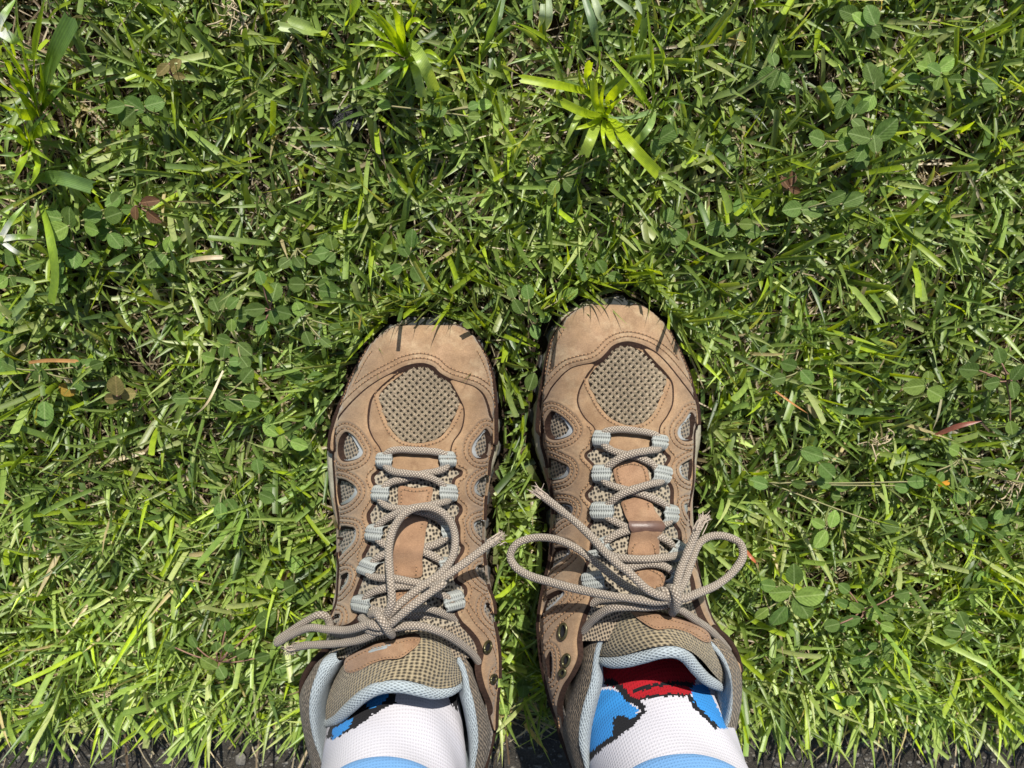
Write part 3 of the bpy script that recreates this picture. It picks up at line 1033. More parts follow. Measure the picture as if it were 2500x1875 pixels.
# ---------------- left boot data (traced outlines; heights give each its own distance)
q_in_L = pc('L1', [(870, 655), (720, 800), (610, 930), (572, 1080), (572, 1250), (620, 1380), (690, 1490), (718, 1560)]) + \
    pc('L2', [(712, 150), (695, 250), (670, 320), (615, 375), (610, 430), (648, 520), (655, 640), (610, 730), (565, 810), (572, 880), (600, 950), (582, 1050), (580, 1130), (540, 1220), (513, 1275), (527, 1340), (520, 1420), (495, 1510), (455, 1620)]) + \
    pc('L3', [(800, 135), (775, 215), (800, 290), (812, 370), (760, 440), (640, 480)])
q_out_L = pc('L3', [(530, 460), (560, 380), (605, 270), (618, 160)]) + pc('L2', [(225, 1560), (233, 1400), (222, 1280), (232, 1100), (236, 950), (236, 860), (222, 750), (203, 620), (195, 500), (183, 330), (175, 200), (175, 50)]) + \
    pc('L1', [(160, 1480), (172, 1380), (205, 1260), (260, 1140), (345, 1030), (445, 920), (570, 800), (710, 700), (840, 630)])
r_in_L = pc('L1', [(1400, 640), (1470, 760), (1560, 930), (1608, 1050), (1608, 1170), (1575, 1300), (1490, 1430), (1465, 1540)]) + \
    pc('L2', [(1475, 140), (1482, 230), (1505, 285), (1580, 322), (1572, 372), (1505, 425), (1492, 520), (1502, 650), (1570, 722), (1575, 785), (1530, 865), (1550, 960), (1558, 1130), (1595, 1175), (1590, 1235), (1550, 1300), (1512, 1390), (1530, 1480)]) + \
    pc('L3', [(1660, 60), (1735, 120), (1745, 190), (1690, 262), (1662, 340), (1700, 425), (1780, 510), (1850, 600), (1890, 720), (1870, 850), (1900, 1000), (1960, 1150), (1990, 1300)])
r_out_L = pc('L3', [(2022, 1400), (2030, 1250), (2040, 1100), (2052, 1000), (2058, 850), (2052, 700), (2032, 560), (2008, 430), (2012, 320), (1992, 220), (1956, 130)]) + \
    pc('L2', [(1865, 1500), (1845, 1310), (1835, 1170), (1820, 1100), (1845, 900), (1850, 780), (1856, 650), (1875, 500), (1895, 330), (1905, 220), (1935, 100)]) + \
    pc('L1', [(1950, 1420), (1945, 1310), (1915, 1210), (1875, 1100), (1850, 990), (1800, 870), (1710, 780), (1600, 735), (1480, 690)])
LEFT = dict(
    label='brown hiking boot with a tall lace loop standing up over its tongue strap',
    loc=(-0.063, -0.19, 0.0), shift=0, open=1605,
    rows=[(802.5, 975, 1112), (817.7, 945, 1141), (835, 921, 1160), (856.8, 900.6, 1175), (878.5, 886, 1186), (900, 875.5, 1192), (932.8, 859, 1200), (976, 841, 1205), (1008.7, 828, 1206), (1041, 819, 1206), (1074, 817, 1203), (1091, 818, 1200), (1123, 818, 1194), (1151.6, 820, 1190), (1188.5, 823, 1186), (1221, 827, 1182), (1253.6, 830, 1180), (1286, 831, 1178), (1319, 830, 1177), (1362, 829, 1180), (1405, 830, 1185), (1435, 828, 1191), (1470, 825, 1202), (1498, 815, 1205), (1522, 808, 1207), (1552, 800, 1212), (1600, 787, 1216), (1644, 768, 1217), (1671, 752, 1216), (1712, 744, 1212), (1766, 750, 1208), (1807, 757, 1202), (1870, 770, 1186)],
    ridge=[(795, 1045), (900, 1032), (1050, 1015), (1150, 1006), (1300, 996), (1450, 988), (1600, 978), (1900, 965)],
    sole=dict(left=[(905, 848), (884, 878), (866, 912), (848, 958), (830, 1005), (814, 1050), (807, 1090), (807, 1125), (812, 1180), (820, 1230), (829, 1270)],
              right=[(1170, 842), (1186, 875), (1197, 915), (1207, 965), (1213, 1010), (1217, 1050), (1215, 1100), (1206, 1130), (1196, 1165), (1188, 1210), (1184, 1265)],
              front=[(932, 815), (962, 793), (1000, 782), (1045, 778), (1090, 782), (1125, 797), (1150, 818)],
              heel=[(-.116, -.215), (-.114, -.26), (-.109, -.305), (-.092, -.339), (-.065, -.349), (-.04, -.339), (-.023, -.305), (-.018, -.26), (-.0175, -.215)]),
    heel_top=[(-.117, -.300, .095), (-.112, -.316, .094), (-.093, -.337, .093), (-.066, -.345, .093), (-.040, -.337, .093), (-.022, -.316, .094), (-.017, -.300, .095)],
    bumper=dict(top=pc('L1', [(880, 165, .041), (960, 158, .043), (1080, 158, .0445), (1200, 160, .0445), (1400, 158, .044), (1480, 152, .043), (1560, 150, .041)]),
                front=pc('L1', [(870, 150, .028), (950, 88, .028), (1080, 46, .028), (1250, 36, .028), (1400, 48, .028), (1500, 92, .028), (1570, 140, .028)])),
    mesh=pc('L1', [(1150, 570), (1020, 600), (900, 690), (760, 805), (680, 915), (700, 1000), (760, 1180), (830, 1310), (930, 1405), (1050, 1440), (1200, 1430), (1350, 1375), (1440, 1270), (1520, 1120), (1565, 965), (1540, 885), (1450, 770), (1350, 660), (1250, 595)]),
    weave=0.05,
    throat=pc('L1', [(1140, 540), (980, 590), (850, 680), (700, 800), (610, 930), (575, 1080), (560, 1250), (600, 1390), (670, 1510), (690, 1600)]) + pc('L2', [(690, 200), (720, 320), (860, 330), (1050, 350), (1310, 330), (1480, 310), (1490, 220), (1480, 100)]) +
    pc('L1', [(1490, 1480), (1540, 1390), (1600, 1270), (1630, 1150), (1625, 1040), (1580, 930), (1480, 760), (1370, 640), (1260, 570)]),
    throat_span=(0, 0, 0, 0),
    gusset=pc('L2', [(690, 250), (1500, 250), (1600, 330), (1520, 430), (1520, 640), (1600, 730), (1560, 880), (1590, 1170), (1570, 1300), (1530, 1400)]) + pc('L3', [(1660, 80), (1760, 140), (1700, 330), (1720, 450), (1500, 480), (900, 480), (830, 380), (790, 280), (790, 140)]) + pc('L2', [(500, 1400), (490, 1260), (570, 1130), (570, 940), (540, 800), (640, 640), (590, 420), (660, 320)]),
    ql=dict(poly=q_in_L + q_out_L, span=(870, 1090, 960, 1530),
            win=[pc('L1', [(330, 1310), (270, 1370), (245, 1470), (255, 1580), (300, 1640), (400, 1640), (490, 1600), (520, 1540), (480, 1450), (420, 1360)]),
                 pc('L2', [(232, 408), (208, 520), (220, 640), (242, 712), (350, 690), (430, 620), (462, 560), (440, 500), (370, 440), (300, 410)]),
                 pc('L2', [(250, 955), (232, 1100), (222, 1200), (240, 1300), (330, 1220), (400, 1150), (440, 1080), (435, 970), (380, 950)]),
                 pc('L2', [(275, 1505), (245, 1600), (240, 1700), (300, 1640), (352, 1570), (362, 1465)]),
                 pc('L3', [(560, 392), (535, 440), (610, 475), (655, 420), (655, 372), (600, 378)])],
            trim=[(-17, -6), (-13, -8), (-8, -3), (-8, -2), (-6, 5)]),
    qr=dict(poly=r_in_L + r_out_L, span=(1090, 1090, 1145, 1500),
            win=[pc('L1', [(1838, 1270), (1780, 1330), (1700, 1440), (1685, 1540), (1735, 1608), (1820, 1605), (1880, 1560), (1900, 1480), (1888, 1340)]),
                 pc('L2', [(1890, 365), (1780, 400), (1712, 480), (1715, 560), (1760, 600), (1840, 622), (1880, 540)]),
                 pc('L2', [(1850, 878), (1740, 880), (1700, 912), (1720, 1000), (1770, 1060), (1830, 1095)]),
                 pc('L2', [(1860, 1390), (1745, 1388), (1720, 1430), (1750, 1500), (1820, 1572), (1885, 1605)]),
                 pc('L3', [(1912, 268), (1898, 335), (1950, 422), (2000, 455), (2016, 380), (1975, 300)]),
                 pc('L3', [(2024, 895), (2006, 960), (2030, 1040), (2056, 1000), (2050, 920)])],
            trim=[(15, -4), (13, -3), (9, 6), (8, 3), (7, 4), (4, 3)]),
    toecap=pc('L1', [(1150, 550), (1060, 560), (960, 590), (850, 650), (700, 735), (560, 835), (430, 955), (330, 1065), (250, 1165), (190, 1275), (170, 1400), (165, 1520), (140, 1500), (150, 1340), (180, 1230), (222, 1100), (272, 980), (330, 850), (380, 725), (440, 605), (500, 485), (560, 395), (650, 305), (760, 222), (880, 158), (1000, 150), (1200, 152), (1400, 150), (1540, 142), (1640, 192), (1740, 292), (1800, 382), (1850, 472), (1900, 602), (1936, 750), (1958, 950), (1965, 1100), (1968, 1250), (1966, 1420), (1958, 1440), (1950, 1310), (1925, 1230), (1885, 1120), (1855, 1000), (1805, 885), (1715, 805), (1600, 762), (1450, 712), (1350, 652), (1290, 590), (1220, 560)]),
    toe_edge=(815, 860, 1205, 1075),
    pads=[pc('L2', [(905, 505), (1080, 520), (1262, 515), (1250, 640), (1235, 740), (1080, 770), (900, 740), (893, 640)]),
          pc('L3', [(1120, 190), (1180, 150), (1270, 140), (1330, 190), (1280, 300), (1130, 310)])],
    strap=pc('L2', [(940, 845), (1080, 830), (1205, 880), (1188, 1000), (1165, 1150), (1150, 1300), (1140, 1510), (1000, 1525), (852, 1500), (842, 1340), (852, 1150), (880, 980), (900, 900)]),
    strap_mid=(1080 + 1190 / 4.608, 30),
    strap_st=[pc('L2', [(930, 960), (960, 1010), (1040, 1035), (1120, 1000), (1150, 940), (1150, 890)]), pc('L2', [(880, 1480), (890, 1390), (930, 1330), (990, 1305), (1060, 1330), (1090, 1400), (1085, 1500)])],
    tongue=[pc('L3', [(600, 900, .108), (700, 780, .118), (900, 650, .124), (1150, 550, .126), (1400, 520, .125), (1600, 620, .120), (1705, 740, .112)]),
            pc('L3', [(540, 1050, .115), (680, 940, .127), (900, 790, .135), (1150, 730, .138), (1400, 720, .137), (1600, 780, .130), (1722, 850, .120)]),
            pc('L3', [(500, 1200, .118), (640, 1090, .130), (830, 970, .139), (1080, 870, .144), (1350, 880, .143), (1550, 930, .137), (1725, 930, .124)]),
            pc('L3', [(498, 1325, .117), (600, 1255, .127), (780, 1105, .140), (1030, 965, .147), (1180, 955, .148), (1340, 985, .146), (1480, 1035, .141), (1640, 1025, .134), (1718, 985, .125)])],
    roll=pc('L3', [(505, 1345, .114), (600, 1312, .123), (720, 1205, .135), (850, 1095, .142), (1000, 1025, .1455), (1180, 1015, .147), (1340, 1048, .145), (1480, 1078, .140), (1620, 1052, .132), (1712, 1000, .121)]),
    labelpoly=pc('L3', [(690, 735), (760, 690), (900, 620), (1000, 588), (1150, 558), (1330, 528), (1360, 545), (1340, 600), (1260, 670), (1180, 720), (1040, 735), (930, 770), (820, 830), (720, 855), (680, 830)]),
    print=[pc('L3', [(925, 628), (1000, 608), (1110, 584), (1108, 594), (1000, 620), (920, 640)]), pc('L3', [(900, 652), (980, 632), (1070, 610), (1068, 620), (980, 644), (900, 664)])],
    collar=dict(
        O=(pc('L3', [(530, 725, .105), (400, 850, .100), (310, 980, .097), (280, 1080, .096), (288, 1200, .096), (310, 1350, .096), (340, 1500, .096), (380, 1659, .096)]),
           [(-.111, -.318, .1), (-.092, -.338, .1), (-.066, -.345, .1), (-.040, -.338, .1), (-.022, -.318, .1)],
           pc('L3', [(1940, 1659, .1), (1970, 1550, .1), (1982, 1400, .101), (1960, 1250, .102), (1890, 1060, .105), (1850, 950, .108), (1770, 780, .112), (1700, 690, .113)])),
        T=(pc('L3', [(600, 715, .117), (470, 790, .122), (420, 900, .124), (385, 1000, .126), (365, 1100, .127), (360, 1250, .127), (380, 1400, .127), (405, 1500, .127), (460, 1659, .127)]),
           [(-.099, -.300, .13), (-.085, -.322, .132), (-.063, -.331, .133), (-.042, -.322, .132), (-.026, -.300, .13)],
           pc('L3', [(1850, 1659, .127), (1870, 1500, .127), (1862, 1350, .127), (1830, 1150, .127), (1790, 1000, .126), (1778, 920, .124), (1740, 800, .121), (1690, 715, .118)])),
        I=(pc('L3', [(690, 740, .114), (600, 880, .116), (530, 1010, .117), (495, 1150, .117), (480, 1300, .117), (485, 1400, .117), (500, 1500, .117), (540, 1659, .117)]),
           [(-.092, -.29, .12), (-.08, -.311, .121), (-.063, -.318, .122), (-.047, -.311, .121), (-.033, -.29, .12)],
           pc('L3', [(1770, 1659, .117), (1780, 1500, .117), (1760, 1350, .117), (1730, 1200, .117), (1700, 1080, .117), (1718, 980, .117), (1712, 850, .117), (1685, 760, .115)]))),
    loops=[(pc('L2', [(780, 220)])[0], 34, 34, 0.05), (pc('L2', [(1393, 205)])[0], 34, 35, -0.08), (pc('L2', [(750, 590)])[0], 36, 36, 0.1), (pc('L2', [(1390, 582)])[0], 36, 38, 0.0),
           (pc('L2', [(693, 1035)])[0], 35, 38, 0.15), (pc('L2', [(1378, 1010)])[0], 27, 36, -0.1), (pc('L2', [(622, 1418)])[0], 36, 40, 0.42), (pc('L2', [(1345, 1365)])[0], 22, 22, -0.2),
           (pc('L3', [(890, 288)])[0], 40, 40, 0.15), (pc('L3', [(1598, 262)])[0], 42, 40, -0.25)],
    lace_r=0.0021,
    laces=[pc('L2', [(760, 190, .003), (800, 150, .0035), (850, 118, .004), (930, 104, .004), (1080, 112, .004), (1250, 122, .004), (1340, 138, .004), (1390, 165, .0035), (1400, 200, .003)]),
           pc('L2', [(770, 240, .003), (800, 300, .0035), (870, 355, .005), (1000, 388, .007), (1150, 405, .007), (1280, 450, .005), (1350, 500, .0035), (1380, 560, .003)]),
           pc('L2', [(1400, 230, .003), (1385, 295, .0035), (1310, 340, .003), (1180, 368, .0025), (1080, 395, .0025), (960, 432, .003), (850, 462, .003), (790, 505, .0035), (760, 560, .003)]),
           pc('L2', [(735, 620, .003), (745, 672, .0035), (800, 728, .003), (900, 755, .003), (1010, 765, .003), (1150, 795, .003), (1270, 840, .003), (1340, 910, .0035), (1375, 980, .003)]),
           pc('L2', [(1400, 610, .003), (1395, 660, .0035), (1320, 695, .006), (1180, 740, .007), (1040, 770, .007), (900, 820, .005), (780, 890, .004), (715, 955, .0035), (690, 1010, .003)]),
           pc('L2', [(1390, 1040, .003), (1355, 1092, .0035), (1270, 1155, .003), (1170, 1185, .002), (1000, 1200, .001), (860, 1225, .002), (760, 1270, .003), (690, 1320, .003), (640, 1390, .003)]),
           pc('L2', [(690, 1060, .003), (730, 1115, .0035), (790, 1165, .003), (900, 1205, .001), (1050, 1215, .001), (1170, 1240, .002), (1260, 1290, .003), (1330, 1345, .0035), (1360, 1400, .003)]),
           pc('L2', [(610, 1450, .003), (640, 1492, .004), (720, 1525, .004), (860, 1535, .005), (1000, 1565, .006), (1150, 1610, .006)]) + pc('L3', [(1430, 170, .005), (1540, 220, .004), (1600, 270, .003)]),
           pc('L3', [(900, 270, .003), (940, 205, .004), (1010, 160, .004), (1150, 122, .004), (1280, 112, .004), (1400, 90, .004), (1470, 40, .003)]),
           pc('L3', [(1000, 450, .134), (1100, 400, .132), (1240, 330, .130), (1360, 310, .127), (1480, 335, .123), (1640, 405, .114), (1750, 490, .106), (1830, 580, .099), (1885, 625, .093)]),
           pc('L3', [(1040, 520, .137), (1120, 490, .139), (1300, 470, .139), (1500, 515, .135), (1700, 625, .125), (1840, 750, .115), (1905, 880, .106), (1945, 985, .098)]),
           pc('L3', [(880, 300, .003), (1000, 350, .120), (1180, 375, .121), (1340, 372, .121), (1480, 370, .118), (1580, 300, .112)])],
    bows=[pc('L3', [(990, 450, .139), (1060, 350, .142), (1092, 250, .142), (1085, 100, .138)]) + pc('L2', [(795, 1500, .134), (782, 1350, .129), (780, 1200, .124), (805, 1050, .119), (855, 930, .115), (950, 810, .112), (1090, 735, .110), (1250, 735, .108), (1400, 805, .108), (1490, 925, .109), (1528, 1100, .113), (1490, 1300, .120), (1385, 1450, .127), (1250, 1560, .132)]) + pc('L3', [(1320, 150, .136), (1200, 245, .139), (1100, 335, .141), (1010, 430, .141)]),
          pc('L3', [(990, 440, .138), (850, 470, .136), (700, 510, .131), (520, 505, .124), (360, 490, .117), (180, 560, .108), (60, 625, .102), (70, 600, .1005), (180, 520, .102), (330, 425, .106), (440, 372, .108), (500, 385, .107), (530, 440, .106), (545, 500, .108), (600, 540, .112), (760, 540, .122), (900, 500, .130)])],
    ends=[pc('L3', [(1010, 500, .137), (1100, 440, .143), (1250, 312, .143), (1400, 202, .140), (1560, 85, .136)]) + pc('L2', [(1270, 1625, .134), (1420, 1505, .128), (1600, 1380, .122), (1800, 1230, .115), (1930, 1130, .110), (1965, 1105, .108)]),
          pc('L3', [(1000, 490, .137), (900, 560, .135), (800, 600, .132), (640, 628, .126), (480, 640, .119), (320, 648, .112), (210, 672, .107)])],
    knot=[pc('L3', [(905, 370, .134), (960, 365, .140), (1010, 430, .1445), (1060, 510, .1435), (1095, 555, .138)]), pc('L3', [(820, 400, .128), (860, 440, .134), (930, 470, .139), (1010, 480, .1405), (1080, 470, .139)]), pc('L3', [(840, 470, .130), (900, 510, .135), (980, 520, .138), (1060, 500, .139)])],
    eyelets=[(pc('L3', [(1905, 665)])[0], 0.0042, 0.0027, 0.6), (pc('L3', [(1955, 945)])[0], 0.0034, 0.0020, 0.3)],
    extra_st=[pc('L3', [(1780, 130), (1890, 220), (1965, 350), (2010, 520), (2036, 700)]), pc('L3', [(1735, 250), (1830, 400), (1930, 520), (2000, 640), (2036, 790)]), pc('L3', [(1722, 310), (1810, 460), (1900, 560), (1965, 680), (2000, 820)])],
    tab=pc('L3', [(320, 1560, .085), (345, 1560, .088), (400, 1680, .088), (350, 1680, .085)]),
)

q_in_R = pc('R1', [(790, 780), (720, 890), (665, 990), (625, 1090), (612, 1200), (645, 1310), (705, 1405), (790, 1495), (808, 1560)]) + \
    pc('R2', [(800, 130), (770, 250), (705, 308), (702, 352), (768, 430), (805, 485), (800, 620), (770, 690), (712, 760), (720, 812), (778, 880), (790, 1000), (770, 1080), (732, 1150), (770, 1260), (760, 1380)]) + \
    pc('R4', [(600, 380), (565, 480), (590, 560), (602, 640), (560, 740), (528, 880), (530, 990), (492, 1080), (440, 1165), (412, 1270), (428, 1420), (468, 1550), (500, 1640)])
q_out_R = pc('R4', [(478, 1620), (430, 1480), (385, 1345), (340, 1190), (308, 1040), (293, 900), (285, 800), (298, 680), (325, 540), (358, 400)]) + \
    pc('R2', [(316, 1340), (316, 1180), (335, 1000), (334, 850), (315, 720), (284, 600), (263, 400), (210, 200), (198, 30)]) + \
    pc('R1', [(180, 1500), (180, 1380), (215, 1260), (275, 1150), (330, 1045), (400, 950), (475, 865), (560, 800), (660, 768)])
r_in_R = pc('R1', [(1330, 610), (1450, 760), (1560, 880), (1635, 990), (1650, 1120), (1638, 1250), (1580, 1375), (1512, 1480), (1500, 1560)]) + \
    pc('R2', [(1535, 190), (1558, 290), (1612, 352), (1602, 402), (1572, 455), (1590, 600), (1640, 700), (1642, 850), (1650, 960), (1672, 1100), (1722, 1180), (1735, 1300), (1755, 1420)]) + \
    pc('R4', [(1150, 420), (1190, 520), (1215, 640), (1260, 760), (1320, 850), (1400, 960), (1440, 1060)])
r_out_R = pc('R4', [(1492, 1080), (1462, 975), (1402, 895), (1312, 758), (1272, 640), (1242, 520), (1208, 380), (1186, 220)]) + \
    pc('R2', [(1838, 1130), (1835, 1000), (1835, 880), (1880, 650), (1885, 400), (1893, 250), (1900, 50)]) + \
    pc('R1', [(1940, 1420), (1930, 1310), (1895, 1200), (1835, 1095), (1745, 975), (1645, 845), (1545, 725), (1440, 635)])
RIGHT = dict(
    label='brown hiking boot with a dark worn band across its tongue strap',
    loc=(0.072, -0.18, 0.0), shift=-48, open=1565,
    rows=[(754.7, 1440, 1560), (767.7, 1408, 1584), (785, 1384, 1605), (806.8, 1366, 1624), (828.5, 1353, 1638), (859, 1344, 1653), (893.6, 1336, 1668), (926, 1330, 1680), (954, 1325.6, 1688), (980, 1322, 1696), (1013, 1320, 1700), (1045.5, 1322, 1698), (1061.7, 1325, 1694), (1083, 1328, 1691), (1127, 1337, 1688), (1170, 1343, 1686), (1196, 1348, 1683), (1224.5, 1352, 1680), (1257, 1353, 1679), (1296, 1350, 1681), (1331, 1348, 1684), (1365.5, 1344, 1690), (1411.6, 1334, 1705), (1460.5, 1325, 1717), (1509, 1319, 1735), (1566, 1318, 1768), (1599, 1321, 1792), (1639.6, 1327, 1804), (1680, 1335, 1804), (1741, 1355, 1796), (1802, 1375, 1783), (1875, 1408, 1768)],
    ridge=[(745, 1500), (850, 1512), (950, 1524), (1050, 1538), (1150, 1548), (1250, 1560), (1350, 1568), (1450, 1577), (1600, 1590), (1900, 1600)],
    sole=dict(left=[(1350, 805), (1338, 838), (1328, 878), (1318, 930), (1309, 975), (1302, 1015), (1301, 1050), (1308, 1090), (1320, 1130), (1332, 1165), (1342, 1200)],
              right=[(1628, 802), (1643, 832), (1658, 865), (1674, 905), (1688, 945), (1698, 985), (1703, 1030), (1702, 1065), (1694, 1110), (1690, 1160), (1684, 1210)],
              front=[(1370, 770), (1400, 750), (1440, 737), (1490, 729), (1535, 733), (1570, 750), (1600, 773)],
              heel=[(.026, -.19), (.028, -.24), (.036, -.305), (.054, -.337), (.08, -.349), (.104, -.339), (.119, -.305), (.121, -.25), (.120, -.19)]),
    heel_top=[(.0355, -.300, .094), (.043, -.317, .093), (.061, -.338, .093), (.084, -.346, .093), (.106, -.336, .093), (.119, -.314, .094), (.1245, -.298, .094)],
    bumper=dict(top=pc('R1', [(690, 170, .041), (770, 162, .043), (900, 160, .0445), (1040, 160, .0445), (1160, 168, .044), (1230, 158, .043), (1300, 160, .041)]),
                front=pc('R1', [(660, 150, .028), (760, 98, .028), (870, 56, .028), (1000, 38, .028), (1120, 46, .028), (1225, 82, .028), (1300, 140, .028)])),
    mesh=pc('R1', [(1100, 580), (1010, 605), (940, 680), (840, 790), (755, 885), (728, 980), (790, 1130), (870, 1280), (960, 1380), (1080, 1448), (1200, 1470), (1330, 1440), (1430, 1350), (1490, 1230), (1550, 1080), (1580, 950), (1500, 840), (1400, 715), (1300, 635), (1200, 590)]),
    weave=-0.06,
    throat=pc('R1', [(1130, 550), (1000, 590), (900, 690), (790, 800), (700, 920), (640, 1040), (600, 1190), (630, 1320), (700, 1425), (780, 1515), (780, 1600)]) + pc('R2', [(780, 200), (850, 290), (1000, 285), (1220, 310), (1400, 290), (1560, 290), (1540, 180), (1520, 70)]) +
    pc('R1', [(1540, 1480), (1600, 1380), (1660, 1250), (1672, 1120), (1650, 990), (1590, 900), (1500, 790), (1400, 670), (1290, 590)]),
    throat_span=(0, 0, 0, 0),
    gusset=pc('R2', [(780, 230), (1540, 230), (1640, 350), (1600, 460), (1610, 600), (1670, 720), (1690, 1080), (1750, 1190), (1770, 1420)]) + pc('R4', [(1170, 460), (1190, 600), (1130, 700), (720, 690), (610, 640), (550, 480), (590, 380)]) + pc('R2', [(740, 1280), (700, 1150), (770, 1000), (760, 880), (680, 790), (780, 620), (780, 480), (670, 340)]),
    ql=dict(poly=q_in_R + q_out_R, span=(1420, 1040, 1462, 1300),
            win=[pc('R1', [(340, 1310), (275, 1400), (265, 1490), (295, 1590), (360, 1630), (460, 1620), (550, 1575), (575, 1520), (530, 1440), (430, 1350)]),
                 pc('R2', [(285, 345), (272, 480), (295, 612), (400, 612), (500, 577), (542, 510), (520, 450), (430, 400), (350, 360)]),
                 pc('R2', [(400, 878), (350, 950), (325, 1050), (318, 1160), (440, 1065), (560, 992), (577, 920), (540, 882)]),
                 pc('R2', [(430, 1368), (350, 1400), (305, 1500), (290, 1650), (370, 1592), (480, 1502), (547, 1430), (530, 1385)]),
                 pc('R4', [(425, 595), (340, 640), (310, 710), (296, 765), (345, 725), (405, 672), (455, 610)]),
                 pc('R4', [(372, 955), (345, 1010), (350, 1080), (372, 1115), (384, 1030)])],
            trim=[(-17, -6), (-13, -8), (-9, 6), (-9, -3), (-8, -6), (-5, 2)]),
    qr=dict(poly=r_in_R + r_out_R, span=(1600, 1040, 1665, 1340),
            win=[pc('R1', [(1838, 1320), (1770, 1410), (1700, 1500), (1690, 1570), (1735, 1635), (1810, 1645), (1870, 1610), (1892, 1500), (1880, 1370)]),
                 pc('R2', [(1868, 365), (1780, 398), (1710, 460), (1710, 522), (1760, 592), (1845, 615), (1878, 500)]),
                 pc('R2', [(1822, 872), (1763, 880), (1770, 950), (1800, 1012), (1822, 1045)])],
            trim=[(14, -5), (9, -4), (30, 30)]),
    toecap=pc('R1', [(1150, 540), (1060, 555), (985, 590), (920, 660), (860, 722), (780, 764), (660, 792), (560, 824), (480, 884), (410, 962), (340, 1054), (290, 1152), (230, 1245), (192, 1350), (180, 1550), (170, 1500), (180, 1350), (195, 1200), (212, 1080), (232, 950), (262, 800), (292, 660), (322, 540), (382, 430), (452, 322), (540, 242), (640, 190), (760, 158), (900, 152), (1050, 154), (1160, 160), (1285, 150), (1400, 222), (1500, 302), (1580, 382), (1650, 502), (1718, 640), (1785, 800), (1836, 930), (1875, 1080), (1912, 1200), (1932, 1300), (1938, 1450), (1928, 1440), (1918, 1310), (1885, 1215), (1828, 1118), (1740, 998), (1640, 868), (1542, 750), (1450, 662), (1350, 598), (1250, 558)]),
    toe_edge=(1322, 810, 1690, 1040),
    pads=[pc('R2', [(1010, 470), (1080, 425), (1200, 400), (1330, 430), (1365, 480), (1390, 640), (1330, 720), (1200, 740), (1080, 715), (1035, 640)]),
          pc('R4', [(850, 440), (900, 430), (960, 455), (1020, 500), (1030, 560), (960, 600), (880, 560)])],
    strap=pc('R2', [(1092, 870), (1160, 830), (1260, 815), (1360, 840), (1412, 880), (1440, 960), (1472, 1050), (1478, 1180), (1480, 1300), (1480, 1450), (1330, 1470), (1172, 1450), (1180, 1300), (1195, 1190), (1180, 1120), (1140, 1030), (1110, 940)]),
    strap_mid=(1040 + 1140 / 4.608, 26),
    strap_st=[pc('R2', [(1130, 880), (1150, 960), (1220, 1020), (1290, 1030), (1350, 990), (1372, 920), (1362, 870)]), pc('R2', [(1210, 1450), (1215, 1380), (1260, 1310), (1320, 1285), (1390, 1310), (1430, 1370), (1440, 1450)])],
    stain=pc('R2', [(1172, 1085), (1300, 1078), (1464, 1085), (1470, 1195), (1330, 1200), (1202, 1205)]),
    tongue=[pc('R3', [(525, 300, .110), (575, 235, .118), (660, 185, .124), (760, 178, .127), (900, 195, .127), (1010, 245, .121), (1092, 345, .112)]),
            pc('R3', [(512, 360, .116), (570, 315, .126), (680, 275, .134), (800, 260, .138), (930, 280, .137), (1040, 335, .130), (1140, 430, .118)]),
            pc('R3', [(506, 412, .120), (570, 385, .130), (690, 348, .140), (820, 322, .145), (940, 342, .143), (1050, 412, .135), (1160, 510, .120)]),
            pc('R3', [(508, 425, .120), (600, 430, .131), (700, 404, .141), (800, 379, .147), (900, 372, .147), (980, 399, .143), (1050, 454, .136), (1100, 514, .129), (1155, 574, .118)])],
    roll=pc('R3', [(515, 442, .117), (560, 458, .125), (640, 455, .134), (740, 430, .141), (830, 405, .145), (900, 402, .145), (960, 430, .141), (1010, 488, .136), (1070, 548, .128), (1150, 590, .115)]),
    labelpoly=pc('R3', [(670, 178), (720, 180), (830, 195), (950, 225), (1020, 250), (1070, 290), (1080, 330), (1050, 332), (960, 282), (880, 262), (800, 266), (740, 236)]),
    collar=dict(
        O=(pc('R3', [(575, 222, .115), (535, 262, .112), (420, 370, .106), (402, 460, .102), (365, 560, .099), (330, 640, .098), (316, 760, .097), (338, 880, .096), (365, 952, .096)]),
           [(.043, -.318, .1), (.061, -.338, .1), (.084, -.345, .1), (.105, -.335, .1), (.119, -.312, .1)],
           pc('R3', [(1150, 890, .098), (1170, 850, .098), (1210, 780, .098), (1232, 680, .098), (1240, 560, .1), (1230, 470, .102), (1180, 380, .105), (1110, 320, .108)])),
        T=(pc('R3', [(560, 250, .119), (527, 295, .120), (490, 400, .123), (470, 550, .126), (430, 680, .127), (412, 780, .127), (410, 870, .127), (430, 952, .127)]),
           [(.046, -.302, .13), (.06, -.322, .132), (.08, -.331, .133), (.1, -.322, .132), (.112, -.295, .13)],
           pc('R3', [(1150, 830, .127), (1180, 760, .127), (1195, 680, .127), (1195, 560, .126), (1180, 480, .124), (1140, 400, .121), (1085, 340, .118)])),
        I=(pc('R3', [(565, 275, .115), (532, 330, .116), (512, 440, .117), (530, 500, .117), (530, 570, .117), (500, 690, .117), (475, 800, .117), (470, 952, .117)]),
           [(.052, -.29, .12), (.064, -.31, .121), (.08, -.317, .122), (.096, -.31, .121), (.106, -.288, .12)],
           pc('R3', [(1100, 810, .117), (1125, 740, .117), (1140, 680, .117), (1155, 600, .117), (1160, 520, .117), (1120, 420, .117), (1075, 360, .115)]))),
    loops=[(pc('R2', [(892, 160)])[0], 37, 37, 0.1), (pc('R2', [(1455, 197)])[0], 32, 35, 0.08), (pc('R2', [(905, 550)])[0], 39, 38, 0.03), (pc('R2', [(1480, 555)])[0], 34, 40, 0.2),
